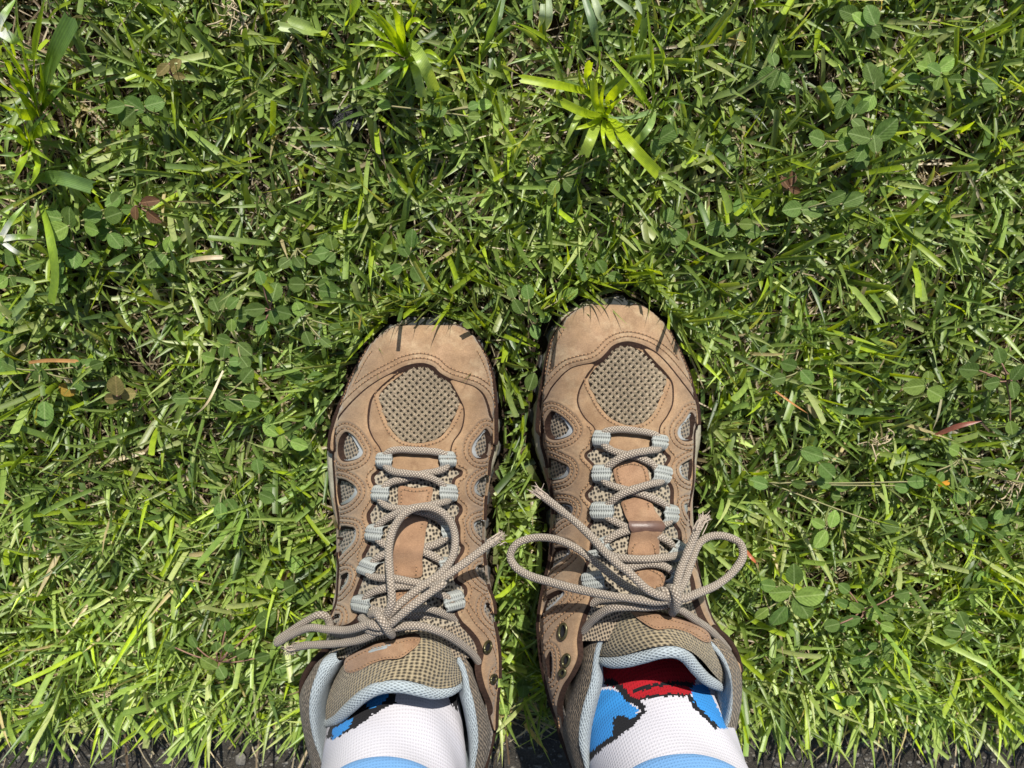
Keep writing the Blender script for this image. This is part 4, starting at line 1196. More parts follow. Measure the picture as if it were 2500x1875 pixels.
           (pc('R2', [(920, 970)])[0], 48, 40, 0.02), (pc('R2', [(1555, 1000)])[0], 30, 42, 0.05), (pc('R2', [(925, 1350)])[0], 28, 34, -0.5), (pc('R2', [(838, 1448)])[0], 20, 16, -0.2), (pc('R2', [(1640, 1410)])[0], 33, 44, 0.55),
           (pc('R4', [(640, 540)])[0], 46, 40, -0.2), (pc('R4', [(1060, 512)])[0], 24, 30, 0.3)],
    lace_r=0.0021,
    laces=[pc('R2', [(900, 130, .003), (915, 90, .0035), (970, 72, .004), (1080, 62, .004), (1250, 82, .004), (1360, 102, .004), (1440, 135, .0035), (1460, 170, .003)]),
           pc('R2', [(890, 200, .003), (930, 255, .0035), (1020, 310, .003), (1120, 335, .0025), (1210, 355, .0025), (1310, 395, .003), (1400, 455, .0035), (1450, 530, .003)]),
           pc('R2', [(1470, 230, .003), (1445, 280, .0035), (1350, 312, .006), (1200, 352, .007), (1070, 400, .006), (980, 460, .004), (920, 520, .003)]),
           pc('R2', [(900, 590, .003), (935, 645, .0035), (1030, 695, .003), (1130, 728, .0025), (1230, 755, .0025), (1340, 795, .003), (1450, 855, .003), (1520, 910, .0035), (1550, 970, .003)]),
           pc('R2', [(1490, 590, .003), (1475, 635, .0035), (1360, 680, .006), (1210, 740, .007), (1070, 810, .006), (985, 885, .004), (930, 940, .003)]),
           pc('R2', [(930, 1010, .003), (985, 1055, .0035), (1070, 1105, .003), (1160, 1150, .002), (1320, 1200, .001), (1470, 1250, .002), (1545, 1310, .0035), (1600, 1370, .003)]),
           pc('R2', [(1560, 1030, .003), (1550, 1080, .0035), (1490, 1120, .003), (1330, 1160, .001), (1160, 1180, .002), (1050, 1225, .003), (960, 1295, .004), (925, 1330, .003)]),
           pc('R2', [(900, 1400, .003), (960, 1440, .004), (1080, 1490, .006), (1300, 1510, .007), (1500, 1492, .006), (1630, 1462, .0045), (1690, 1440, .003)]),
           pc('R4', [(790, 470, .004), (860, 450, .004), (940, 436, .004), (1000, 455, .004), (1050, 495, .0035), (1080, 540, .003)]),
           pc('R4', [(1090, 690, .136), (1150, 720, .133), (1210, 762, .128), (1290, 815, .120), (1370, 890, .110), (1420, 950, .101)]),
           pc('R4', [(1070, 680, .136), (950, 690, .138), (830, 690, .138), (720, 700, .135), (630, 750, .128), (560, 830, .119), (515, 930, .110), (490, 1020, .102)]),
           pc('R4', [(900, 640, .130), (760, 640, .125), (640, 655, .118), (560, 700, .112), (490, 765, .105), (465, 830, .098)])],
    bows=[pc('R4', [(1080, 650, .1425), (980, 660, .143), (900, 650, .143), (700, 622, .138), (500, 582, .130), (350, 542, .123), (220, 502, .116), (140, 448, .111), (112, 385, .107), (150, 315, .106), (250, 278, .106), (380, 285, .109), (500, 335, .114), (600, 405, .119), (700, 485, .125), (800, 560, .132), (900, 610, .138), (1010, 630, .142)]),
          pc('R4', [(1090, 640, .1425), (1150, 640, .142), (1250, 605, .137), (1360, 555, .130), (1450, 480, .123), (1508, 385, .116), (1490, 310, .112), (1400, 268, .110), (1310, 270, .111), (1245, 312, .115), (1195, 430, .124), (1155, 545, .134), (1110, 620, .141)])],
    ends=[pc('R4', [(1090, 640, .142), (1000, 620, .1455), (930, 585, .145)]) + pc('R2', [(1180, 1650, .142), (1050, 1550, .138), (900, 1410, .132), (750, 1245, .124), (600, 1100, .117), (420, 955, .108), (300, 860, .102), (215, 795, .098)]),
          pc('R4', [(1080, 640, .141), (1105, 580, .138), (1130, 480, .131), (1185, 345, .123), (1235, 230, .118), (1250, 200, .116)])],
    knot=[pc('R4', [(1060, 580, .139), (1095, 590, .1455), (1112, 640, .1475), (1105, 695, .1445), (1085, 725, .138)]), pc('R4', [(1000, 600, .139), (1040, 600, .143), (1080, 640, .144), (1080, 680, .142)]), pc('R4', [(1050, 640, .141), (1090, 660, .143), (1130, 660, .142)])],
    eyelets=[(pc('R4', [(458, 838)])[0], 0.0042, 0.0028, 0.9), (pc('R4', [(476, 1005)])[0], 0.0036, 0.0022, 0.6), (pc('R4', [(456, 1075)])[0], 0.0030, 0.0016, 0.3)],
    extra_st=[pc('R4', [(600, 590), (500, 660), (400, 720), (312, 790)]), pc('R4', [(585, 625), (480, 715), (390, 790), (315, 900)]), pc('R4', [(560, 690), (500, 740), (440, 790), (350, 930)]), pc('R4', [(430, 1150), (395, 1250), (405, 1400)])],
    tab=pc('R3', [(1222, 735, .100), (1238, 792, .098), (1172, 850, .097), (1180, 820, .100)]),
)
BOOTS = [build_boot(LEFT), build_boot(RIGHT)]

# ------------------------------------------------------------------ person (ankles in patterned socks)
def project(W):
    W = np.asarray(W, float)
    v = W - np.array([0, 0, H])
    depth = -(v[:, 2] * CT + v[:, 1] * ST)
    yc = v[:, 1] * CT - v[:, 2] * ST
    return np.stack([1250 + v[:, 0] / depth * FPX, 937.5 - yc / depth * FPX], 1)

person = thing('person', 'person standing, only the ankles in white knitted socks patterned blue, red and black visible', 'person', (0.01, -0.26, 0.0))

def thick_line(pts, w):
    R = catmull(np.array(pts, float), False, 6)
    t = np.gradient(R, axis=0); t /= np.linalg.norm(t, axis=1, keepdims=True)
    n = np.stack([t[:, 1], -t[:, 0]], 1)
    return np.vstack([R + n * w, (R - n * w)[::-1]])

def sock(name, label, zs, cx, cy, rx, ry, zones, cuffz):
    st = 0.00095
    z = np.arange(zs[0], cuffz[1], st)
    nth = 250
    th = np.linspace(0, 2 * math.pi, nth, endpoint=False) + math.pi
    CX, CY, RX, RY = (pchip(zs, a, z) for a in (cx, cy, rx, ry))
    puff = 0.0008 * np.sin(th[None] * 3 + z[:, None] * 60) + 0.0005 * np.sin(th[None] * 5 - z[:, None] * 150) + 0.0005 * np.sin(z[:, None] * 420 + 2.2 * np.sin(th[None] * 2)) * np.clip((0.125 - z[:, None]) / 0.02, 0, 1)
    X = CX[:, None] + (RX[:, None] + puff) * np.sin(th)[None]
    Y = CY[:, None] + (RY[:, None] + puff) * np.cos(th)[None]
    Z = z[:, None] + 0 * th[None]
    W = np.stack([X, Y, Z], -1)
    F = grid_faces(len(z), nth, True)
    uv = np.stack([(th * 0.036)[None].repeat(len(z), 0), Z], -1).reshape(-1, 2)
    V = W.reshape(-1, 3)
    pcn = project(V[F].mean(1))
    jit = pcn + rng.normal(0, 1.3, pcn.shape)
    fm = np.zeros(len(F), int)
    front = V[F].mean(1)[:, 1] > np.repeat(CY[:-1], nth) - 0.012
    for mi, poly in zones:
        fm[inpoly(jit, poly) & front] = mi
    zc = V[F][:, :, 2].mean(1)
    body = zc < cuffz[0]
    s = part(name, person, V, F[body], uv, (M['sock_white'], M['sock_blue'], M['sock_red'], M['sock_black']), fm[body], label=label)
    # cuff: slightly thicker pale blue knit
    cz = np.linspace(cuffz[0] - 0.001, cuffz[1], 40)
    k = np.minimum(1, (cz - cz[0]) / 0.002) * 0.0011 + 0.0001
    CX, CY, RX, RY = (pchip(zs, a, cz) for a in (cx, cy, rx, ry))
    G = np.stack([CX[:, None] + (RX + k)[:, None] * np.sin(th)[None], CY[:, None] + (RY + k)[:, None] * np.cos(th)[None], cz[:, None] + 0 * th[None]], -1)
    uv = np.stack([(th * 0.036)[None].repeat(40, 0), G[..., 2]], -1).reshape(-1, 2)
    part('cuff', s, G.reshape(-1, 3), grid_faces(40, nth, True), uv, (M['sock_cuff'],))
    return s

ZS = [0.05, 0.08, 0.12, 0.16, 0.20, 0.30]
zonesL = [(3, pc('L3', [(700, 1040), (1125, 1040), (1125, 1165), (950, 1258), (800, 1365), (640, 1460), (560, 1500), (500, 1480), (560, 1300)])),
          (1, pc('L3', [(840, 1170), (880, 1110), (1060, 1060), (1060, 1118), (1000, 1178), (900, 1212)])),
          (1, pc('L3', [(560, 1400), (600, 1380), (740, 1300), (705, 1388), (635, 1448), (560, 1500)])),
          (3, pc('L3', [(1590, 1060), (1680, 1060), (1690, 1250), (1655, 1205), (1615, 1165)]))]
zonesR = [(2, pc('R3', [(520, 420), (1040, 420), (1010, 570), (985, 628), (800, 632), (690, 662), (640, 612), (545, 575)])),
          (1, pc('R3', [(430, 952), (500, 600), (560, 600), (620, 610), (650, 660), (720, 700), (705, 735), (600, 850), (480, 940)])),
          (1, pc('R3', [(985, 580), (1060, 560), (1180, 800), (1130, 800), (1060, 742), (1000, 662)])),
          (3, thick_line(pc('R3', [(690, 604), (760, 588), (850, 572), (930, 568), (1000, 578)]), 5)),
          (3, thick_line(pc('R3', [(545, 555), (600, 575), (640, 612), (660, 645), (710, 665), (745, 700)]), 8)),
          (3, thick_line(pc('R3', [(690, 662), (800, 632), (985, 628)]), 3.5)),
          (3, thick_line(pc('R3', [(745, 700), (715, 745), (650, 795), (590, 845), (500, 915), (455, 960)]), 6.5)),
          (3, pc('R3', [(588, 742), (620, 728), (680, 752), (715, 745), (660, 800), (600, 850), (580, 850), (585, 790)])),
          (3, thick_line(pc('R3', [(975, 625), (1008, 685), (1060, 735), (1125, 800)]), 5))]
sockL = sock('sock', 'white sock with a dark wedge at the boot tongue', ZS, [-.066, -.066, -.065, -.063, -.060, -.050], [-.236, -.258, -.277, -.282, -.282, -.275], [.030, .033, .0395, .0385, .038, .042], [.046, .044, .038, .037, .037, .043], zonesL, (0.163, 0.27))
sockR = sock('sock', 'white sock with a red top and bright blue sides', ZS, [.078, .080, .0842, .0848, .084, .080], [-.236, -.258, -.277, -.282, -.282, -.275], [.031, .035, .0425, .0415, .041, .044], [.046, .044, .038, .037, .037, .043], zonesR, (0.161, 0.27))
legs = []
o = 0
Vs, Fs = [], []
for sx, dx in ((-.0525, .01), (.081, -.004)):
    zz = np.linspace(0.262, 0.47, 20); th = np.linspace(0, 2 * math.pi, 40, endpoint=False)
    f = (zz - 0.25) / 0.22
    r1 = 0.0365 + 0.012 * np.sin(f * 2.2); r2 = 0.037 + 0.014 * np.sin(f * 2.3)
    G = np.stack([(sx + dx * f)[:, None] + r1[:, None] * np.sin(th)[None], (-.277 - .003 * f)[:, None] + r2[:, None] * np.cos(th)[None], zz[:, None] + 0 * th[None]], -1)
    Vs.append(G.reshape(-1, 3)); Fs += (grid_faces(20, 40, True) + o).tolist() + [tuple(range(o + 19 * 40, o + 20 * 40))]
    o += 800
V = np.vstack(Vs)
part('lower_leg', person, V, Fs, V[:, :2], (M['skin'],))

# ------------------------------------------------------------------ ground, kerb, road
KY = -0.340
def sheet(name, x0, x1, y0, y1, z, mat, kind='structure'):
    V = [(x0, y0, z), (x1, y0, z), (x1, y1, z), (x0, y1, z)]
    return link(name, mk_mesh(name, V, [(0, 1, 2, 3)], None, (mat,)), None, None, None, None, kind)
sheet('ground', -40, 40, KY, 80, 0.0, M['soil'])
sheet('road', -40, 40, -40, KY - 0.20, -0.11, M['asphalt'])
kerb = link('kerb', None, None, None, None, None, 'structure')
def kerb_stone(x0, x1):
    nx = int((x1 - x0) / 0.004) if x1 - x0 < 2 else 60
    xs = np.linspace(x0 + 0.0015, x1 - 0.0015, nx)
    prof = [(KY, -0.03), (KY, 0.0005), (KY - 0.002, 0.0018)] + [(KY - 0.002 - 0.008 * k, 0.0022) for k in range(1, 22)] + [(KY - 0.186, 0.001), (KY - 0.192, -0.004), (KY - 0.196, -0.13)]
    G = np.array([[(x, y, z) for x in xs] for y, z in prof])
    nz = rng.normal(0, 0.0007, G.shape[:2]); nz[:2] *= 0.2
    G[..., 2] += nz; G[0, :, 2] -= nz[0]
    G[1:3, :, 1] += rng.normal(0, 0.0012, (2, nx))
    F = grid_faces(G.shape[0], nx).tolist()
    m_ = G.shape[0]
    F += [tuple(i * nx for i in range(m_)), tuple(i * nx + nx - 1 for i in range(m_))[::-1]]
    me = mk_mesh('kerb_stone', G.reshape(-1, 3), F, None, (M['concrete'],))
    link('kerb_stone', me, kerb)
KJ = float(U(2254, 1830, 0.007)[0])
for a_, b_ in ((-8.0, KJ - 1.0), (KJ - 1.0, KJ), (KJ, KJ + 1.0), (KJ + 1.0, 8.0)):
    kerb_stone(a_, b_)
# grit bedded in the kerb
import bmesh
bm = bmesh.new()
bmesh.ops.create_icosphere(bm, subdivisions=1, radius=1.0)
ico_v = np.array([v.co[:] for v in bm.verts]); ico_f = np.array([[v.index for v in f.verts] for f in bm.faces])
bm.free()
gV, gF, gU = [], [], []
ng = 1500
for i in range(ng):
    r = abs(rng.normal(0.0011, 0.0006)) + 0.0005
    p = np.array([rng.uniform(-0.46, 0.46), rng.uniform(KY - 0.11, KY - 0.001), 0.0024])
    v = ico_v * (1 + rng.normal(0, 0.14, (len(ico_v), 1))) * r * np.array([1, rng.uniform(0.6, 1), 0.55]) + p
    gV.append(v); gF.append(ico_f + i * len(ico_v)); gU.append(v[:, :2] * 3)
V = np.vstack(gV)
link('grit', mk_mesh('grit', V, np.vstack(gF), np.vstack(gU), (M['pebble'],)), kerb, None, None, None, 'stuff')
def stone(name, px, py, z, r, mat, label, cat, flat=0.7, rough=0.16, sub=3, seed=0):
    bm = bmesh.new()
    bmesh.ops.create_icosphere(bm, subdivisions=sub, radius=1.0)
    g2 = np.random.default_rng(seed)
    v = np.array([x.co[:] for x in bm.verts]); f = [[y.index for y in x.verts] for x in bm.faces]
    bm.free()
    for k in range(9):
        d_ = g2.normal(0, 1, 3); d_ /= np.linalg.norm(d_)
        c_ = g2.uniform(0.55, 0.9)
        s_ = v @ d_
        v = v - d_ * np.clip(s_ - c_, 0, None)[:, None] * 0.85
    v = v * (1 + g2.normal(0, rough * 0.25, (len(v), 1)))
    c = U(px, py, z)
    o_ = link(name, mk_mesh(name, v * np.array([r, r * 0.85, r * flat]), f, v[:, :2] * 0.02, (mat,), None, False), None, label, cat, None, None, c)
    o_.rotation_euler = (0.2, 0.1, g2.uniform(0, 6))
    return o_
stone('tar_lump', 853, 288, 0.018, 0.0108, M['tar'], 'black crumbly lump of tar lodged in the grass', 'tar lump', 0.85, 0.35, 4, 3)
stone('pebble', 587, 1853, 0.0035, 0.006, M['pebble'], 'flat grey pebble on the dark concrete edging', 'pebble', 0.4, 0.1, 3, 5)

# ------------------------------------------------------------------ grass
OUT = [b[1] for b in BOOTS]
UPP = []
for B_, O_, on_ in BOOTS:
    pl = np.linspace(B_.py[0], 1850, 60)
    xl_, xr_ = B_.edges(pl)
    zz = pchip(ZED[:, 0] + B_.shift, ZED[:, 1], pl)
    Lw, Rw = U(xl_, pl, np.minimum(zz, 0.06))[:, :2], U(xr_, pl, np.minimum(zz, 0.06))[:, :2]
    hull = np.vstack([Lw[Lw[:, 1] > -0.2], Rw[Rw[:, 1] > -0.2][::-1]])
    UPP.append((O_ + on_ * 0.0028, hull))
CTR = [np.array([-0.062, -0.19]), np.array([0.072, -0.18])]

def blades_mesh(name, root, az, e0, bend, L, w, cut, twist, tint, S=5, fold=0.22, sway=None):
    n = len(root)
    t = np.linspace(0, 1, S + 1)
    tm = (t[:-1] + t[1:]) / 2
    e = e0[:, None] - bend[:, None] * tm[None] ** 1.2
    azs = az[:, None] + (sway[:, None] * tm[None] if sway is not None else 0)
    st = (L / S)[:, None]
    d = np.stack([st * np.cos(e) * np.sin(azs), st * np.cos(e) * np.cos(azs), st * np.sin(e)], -1)
    P = np.concatenate([root[:, None], root[:, None] + np.cumsum(d, 1)], 1)
    P[..., 2] = np.maximum(P[..., 2], 0.0025)
    T = np.gradient(P, axis=1); T /= np.linalg.norm(T, axis=2, keepdims=True) + 1e-9
    Hs = np.stack([np.cos(az), -np.sin(az), 0 * az], -1)[:, None].repeat(S + 1, 1)
    Nn = np.cross(Hs, T); Nn /= np.linalg.norm(Nn, axis=2, keepdims=True) + 1e-9
    Nn *= np.sign(Nn[..., 2:3] + 1e-6)
    tw = twist[:, None] * (0.4 + 0.6 * t[None])
    Sd = Hs * np.cos(tw)[..., None] + Nn * np.sin(tw)[..., None]
    Nf = np.cross(Sd, T)
    Nf *= np.sign(Nf[..., 2:3] + 1e-6)
    point = (0.62 + 0.38 * np.sin(np.minimum(t * 1.5, 1) * math.pi / 2)) * np.clip(1 - t**1.9, 0.02, 1)
    blunt = 0.7 + 0.3 * np.sin(np.minimum(t * 1.5, 1) * math.pi / 2)
    wp = w[:, None] * np.where(cut[:, None], blunt[None], point[None]) * 0.5
    Lf = P - Sd * wp[..., None]; Rt = P + Sd * wp[..., None]
    Md = P - Nf * (wp * fold * 2)[..., None]
    # ragged cut ends
    rag = np.where(cut, rng.uniform(-0.0012, 0.0012, n), 0)
    Lf[:, -1] += T[:, -1] * rag[:, None]; Rt[:, -1] -= T[:, -1] * rag[:, None]
    V = np.stack([Lf, Md, Rt], 2).reshape(-1, 3)
    F1 = grid_faces(S + 1, 3)
    F = (F1[None] + (np.arange(n) * (S + 1) * 3)[:, None, None]).reshape(-1, 4)
    uv = np.stack(np.meshgrid(t, [0, 0.5, 1.0], indexing='ij')[::-1], -1).reshape(-1, 2)
    uv = np.tile(uv, (n, 1))
    return P, V, F, uv, np.repeat(tint, (S + 1) * 3, 0)

def inside_any(XY, polys):
    r = np.zeros(len(XY), bool)
    for p in polys:
        r |= inpoly(XY, p)
    return r

def grow(name, n, area, Lr, wr, er, br, cutp, pal, pw, zr=(0.002, 0.012), shoot=4, label=None, twr=0.6, kindd='stuff', S=5, bright=0.25, dens=None):
    ns = n // shoot
    x = rng.uniform(area[0], area[1], ns); y = rng.uniform(area[2], area[3], ns)
    if dens is not None:
        keep = rng.uniform(0, 1, ns) < dens(x, y)
        x, y = x[keep], y[keep]; ns = len(x)
    saz = rng.uniform(0, 2 * math.pi, ns)
    edge = np.clip((-0.30 - y) / 0.05, 0, 1)
    saz = np.where(rng.uniform(0, 1, ns) < edge * 0.8, math.pi + rng.normal(0, 0.7, ns), saz)
    sh = np.repeat(np.arange(ns), shoot); k = np.tile(np.arange(shoot), ns)
    m_ = len(sh)
    root = np.stack([x[sh] + rng.normal(0, 0.0022, m_), y[sh] + rng.normal(0, 0.0022, m_), rng.uniform(zr[0], zr[1], m_)], -1)
    az = saz[sh] + np.where(k % 2 == 0, 1, -1) * rng.uniform(0.1, 1.5, m_)
    root[:, 0] += np.sin(saz[sh]) * 0.004 * k; root[:, 1] += np.cos(saz[sh]) * 0.004 * k
    L = rng.uniform(Lr[0], Lr[1], m_) * (0.8 + 0.4 * rng.beta(2, 2, ns))[sh]
    w = rng.uniform(wr[0], wr[1], m_)
    e0 = np.radians(rng.uniform(er[0], er[1], m_)); bend = np.radians(rng.uniform(br[0], br[1], m_))
    cut = rng.uniform(0, 1, m_) < cutp
    L = L * np.where(root[:, 1] < KY + 0.02, 0.78, 1.0)
    tw = rng.normal(0, twr, m_)
    sway = rng.normal(0, 0.2, m_)
    pal = np.array(pal); ci = rng.choice(len(pal), m_, p=np.array(pw) / sum(pw))
    tint = pal[ci] * (1 + rng.normal(0, 0.14, (m_, 1))) * (1 + rng.normal(0, 0.12, (ns, 1)))[sh]
    # patches: some parts of the lawn are paler than others
    px_ = np.sin(root[:, 0] * 23 + 1.3) * np.sin(root[:, 1] * 19 + 0.4) + 0.6 * np.sin(root[:, 0] * 51 + root[:, 1] * 37)
    lime = np.clip((-0.12 - root[:, 1]) / 0.15, 0, 1) * (0.6 + 0.4 * np.clip(np.abs(root[:, 0] - 0.02) / 0.2, 0, 1))
    tint = tint * (1 + lime[:, None] * np.array([0.30, 0.27, 0.24]))
    L = L * (1 + 0.30 * lime)
    tint = np.clip(tint * (1 + 0.10 * px_)[:, None], 0.005, 0.9)
    ok = ~inside_any(root[:, :2], [u[0] for u in UPP]) & (root[:, 1] > KY + 0.001)
    root, az, e0, bend, L, w, cut, tw, sway, tint = (a[ok] for a in (root, az, e0, bend, L, w, cut, tw, sway, tint))
    for it in range(3):
        P, *_ = blades_mesh(name, root, az, e0, bend, L, w, cut, tw, tint, S, 0.22, sway)
        q = P[:, 2:].reshape(-1, 3)
        toe = q[:, 1] > -0.075
        hit = np.zeros(len(q), bool)
        for u in UPP:
            hit |= inpoly(q[:, :2], u[0]) & (q[:, 2] < np.where(toe, 0.042, 0.2))
            hit |= inpoly(q[:, :2], u[1]) & (q[:, 2] < 0.062) & ~toe
        bad = hit.reshape(len(root), -1).any(1)
        if not bad.any():
            break
        if it < 2:
            c_ = np.where(root[:, 0] < 0.005, CTR[0][0], CTR[1][0])
            sgn = np.where(root[:, 0] > c_, 1.0, -1.0)
            away = sgn * math.pi / 2 + rng.normal(0, 0.5, len(root))
            away = np.where(root[:, 1] > -0.06, rng.normal(0, 1.0, len(root)), away)
            az = np.where(bad, away, az)
            L = np.where(bad & (it == 1), L * 0.6, L)
        else:
            root, az, e0, bend, L, w, cut, tw, sway, tint = (a[~bad] for a in (root, az, e0, bend, L, w, cut, tw, sway, tint))
    P, V, F, uv, tt = blades_mesh(name, root, az, e0, bend, L, w, cut, tw, tint, S, 0.22, sway)
    me = mk_mesh(name, V, F, uv, (M['blade'],), None, True, tt)
    return link(name, me, None, label, None, None, kindd)

GREEN = [(.132, .212, .045), (.185, .272, .062), (.245, .335, .09), (.082, .143, .038), (.31, .365, .145), (.27, .375, .025), (.38, .32, .18)]
AREA = (-0.50, 0.50, KY, 0.42)
TUFTS = [U(1474, 286, .02)[:2], U(1600, 268, .02)[:2], U(992, 130, .02)[:2], U(90, 230, .02)[:2], U(70, 350, .02)[:2]]
dens_f = lambda x, y: np.where((np.abs(x) < 0.41 + 0.12 * np.clip(y, 0, 1)) & (y < 0.33), 1.0, 0.45)
def dens_t(x, y):
    d = np.min([np.hypot(x - t[0], y - t[1]) for t in TUFTS], axis=0)
    e = np.min([np.hypot(x - t[0], (y - t[1]) * 0.8) for t in TUFTS[3:]], axis=0)
    return dens_f(x, y) * np.clip((d - 0.008) / 0.03, 0.0, 1) * np.clip((e - 0.02) / 0.05, 0.15, 1)
def dens_c(x, y):
    q = np.sin(x * 61 + 2 * np.sin(y * 33)) * np.sin(y * 57 + 1.7 * np.sin(x * 41)) + 0.6 * np.sin(x * 131 + y * 97)
    e = np.min([np.hypot(x - t[0], (y - t[1]) * 0.8) for t in TUFTS[3:]], axis=0)
    return dens_f(x, y) * np.clip((e - 0.015) / 0.05, 0.6, 1) * np.clip(0.80 + 0.28 * q, 0.35, 1)
grow('dry_thatch', 17000, AREA, (0.020, 0.055), (0.0006, 0.0017), (-4, 18), (0, 30), 0.3, [(.30, .24, .165), (.42, .355, .25), (.20, .15, .10), (.50, .44, .32), (.12, .085, .055)], [3, 3, 2, 2, 1], (0.003, 0.014), 4, 'dry brown thatch under the grass', 0.6, S=4, dens=dens_f)
grow('grass', 42000, AREA, (0.015, 0.037), (0.0026, 0.0045), (8, 60), (-5, 42), 0.13, GREEN, [4, 5, 4, 2.5, 2, 1.2, .35], (0.004, 0.016), 4, 'short lawn grass with flat pointed blades', 0.45, dens=dens_c)
grow('grass', 7500, AREA, (0.020, 0.045), (0.0023, 0.0040), (40, 85), (0, 45), 0.25, GREEN, [2, 4, 4, 1, 2, 3, .15], (0.006, 0.018), 3, 'taller upright grass blades standing above the lawn', 0.8, dens=dens_t)

# blades just ahead of the toes, standing tall enough to throw shadows on the leather
def toe_blades():
    n = 130
    b = rng.integers(0, 2, n)
    cx = np.where(b == 0, -0.055, 0.0645); hw = 0.042
    u = rng.uniform(-1, 1, n)
    front = np.where(b == 0, -0.0445, -0.030)
    y = front - 0.030 * np.abs(u) ** 2.6 + rng.uniform(0.006, 0.020, n)
    x = cx + u * hw
    root = np.stack([x, y, np.full(n, 0.008)], -1)
    az = rng.normal(0, 1.6, n); e0 = np.radians(rng.uniform(70, 92, n)); bend = np.radians(rng.uniform(0, 20, n))
    L = rng.uniform(0.042, 0.072, n); w = rng.uniform(0.0018, 0.0034, n)
    tint = np.array(GREEN)[rng.integers(0, 6, n)]
    P, V, F, uv, tt = blades_mesh('g', root, az, e0, bend, L, w, rng.uniform(0, 1, n) < 0.2, rng.normal(0, 1.0, n), tint)
    link('grass', mk_mesh('toe_grass', V, F, uv, (M['blade'],), None, True, tt), None, 'upright grass blades crowding the boot toes', None, None, 'stuff')
toe_blades()

# ------------------------------------------------------------------ weeds
def leaf_mesh(name, mat, wid, notch=0.0, cup=0.12, curl=0.1, seed=0):
    nu, nv = 7, 9
    t = np.linspace(0, 1, nv); a = np.linspace(-1, 1, nu)
    g2 = np.random.default_rng(seed)
    half = wid * np.sin(math.pi * np.clip(t * 0.97 + 0.015, 0, 1)) ** 0.62
    X = a[None] * half[:, None]
    Y = t[:, None] - notch * (1 - np.abs(a[None])) ** 2 * (t[:, None] ** 6) + 0 * X
    Z = cup * np.abs(a[None]) ** 1.3 * half[:, None] * 1.6 - curl * (t[:, None] - 0.4) ** 2 + g2.normal(0, 0.012, X.shape)
    V = np.stack([X, Y, Z + 0 * X], -1).reshape(-1, 3)
    uv = np.stack([(a[None] * half[:, None] / (2 * wid) + 0.5), t[:, None] + 0 * X], -1).reshape(-1, 2)
    return mk_mesh(name, V, grid_faces(nv, nu), uv, (mat,))
LM = {}
for k_, mt in (('g', 'leaf'), ('p', 'leaf_pale'), ('r', 'leaf_red'), ('t', 'leaf_tan'), ('y', 'leaf_yellow')):
    LM[k_] = [leaf_mesh('leaf', M[mt], 0.36, 0.0, 0.12, 0.12, 1), leaf_mesh('leaf', M[mt], 0.42, 0.10, 0.08, 0.08, 2), leaf_mesh('leaf', M[mt], 0.30, 0.0, 0.22, 0.2, 3), leaf_mesh('leaf', M[mt], 0.45, 0.16, 0.10, -0.1, 4)]

def weed(label, cat, hub, leaves, kind='g', z=0.036, name='trefoil_weed', group=None, stem='stem_green'):
    """hub: photo pixel of the stem joint; leaves: (px, py, length px, kind, shape)"""
    hw = U(hub[0], hub[1], z - 0.004)
    root = thing(name, label, cat, (hw[0], hw[1], 0.0), group)
    gs = []
    for lf in leaves:
        px, py, ln = lf[:3]
        k_ = lf[3] if len(lf) > 3 else kind
        sh = lf[4] if len(lf) > 4 else random.randint(0, 3)
        zz = z + random.uniform(-0.003, 0.004)
        c = U(px, py, zz)
        d = c[:2] - hw[:2]
        if np.linalg.norm(d) < 0.002:
            d = np.array([math.cos(px), math.sin(px)])
        d = d / np.linalg.norm(d)
        dep = (H - zz) * 1.08
        L = ln / FPX * dep
        ang = math.atan2(-d[0], d[1]) + random.uniform(-0.25, 0.25)
        base = c[:2] - np.array([-math.sin(ang), math.cos(ang)]) * L * 0.5
        o_ = bpy.data.objects.new('leaf', LM[k_][sh])
        COL.objects.link(o_)
        o_.parent = root
        o_.location = (base[0] - hw[0], base[1] - hw[1], zz)
        o_.rotation_euler = Euler((random.uniform(-0.25, 0.35), random.uniform(-0.3, 0.3), ang), 'XYZ')
        o_.scale = (L, L, L)
        b3 = np.array([base[0], base[1], zz])
        gs.append(tube_geo([np.array([hw[0], hw[1], z - 0.006]), (np.array([hw[0], hw[1], z - 0.004]) + b3) / 2 + np.array([0, 0, 0.001]), b3], 0.0005, 5, 0.003, True))
    gs.append(tube_geo([np.array([hw[0] + 0.004, hw[1] + 0.003, 0.002]), np.array([hw[0], hw[1], z * 0.5]), np.array([hw[0], hw[1], z - 0.004])], 0.0006, 5, 0.004, True))
    V, F, uv = join_geo(gs)
    part('stem', root, V, tolist(F), uv * 0.2, (M[stem],))
    return root

weed('green trefoil weed with one small third leaflet beside the tall bright tuft', 'weed', (357, 268), [(330, 256, 45, 'g', 1), (376, 252, 42, 'g', 1), (362, 292, 28, 'p', 1), (310, 285, 44, 'g', 3), (283, 262, 40, 'g', 0)], z=.04)
weed('olive brown trefoil weed on a reddish twig', 'weed', (419, 184), [(400, 171, 36, 't', 2), (426, 160, 38, 't', 2), (438, 187, 28, 't', 2)], z=.037, stem='stem_red')
weed('rust red three leaved weed below the olive brown one', 'weed', (342, 507), [(364, 491, 40, 'r', 2), (330, 520, 32, 'r', 2), (378, 529, 42, 'r', 2)], z=.036, stem='stem_red')
weed('patch of round green leaves, one with a torn pale tip', 'weed', (190, 545), [(127, 530, 46, 'g', 1), (177, 530, 50, 'g', 1), (225, 525, 44, 'g', 1), (280, 525, 46, 'g', 1), (143, 565, 50, 'p', 3), (227, 557, 40, 'p', 1)], z=.038)
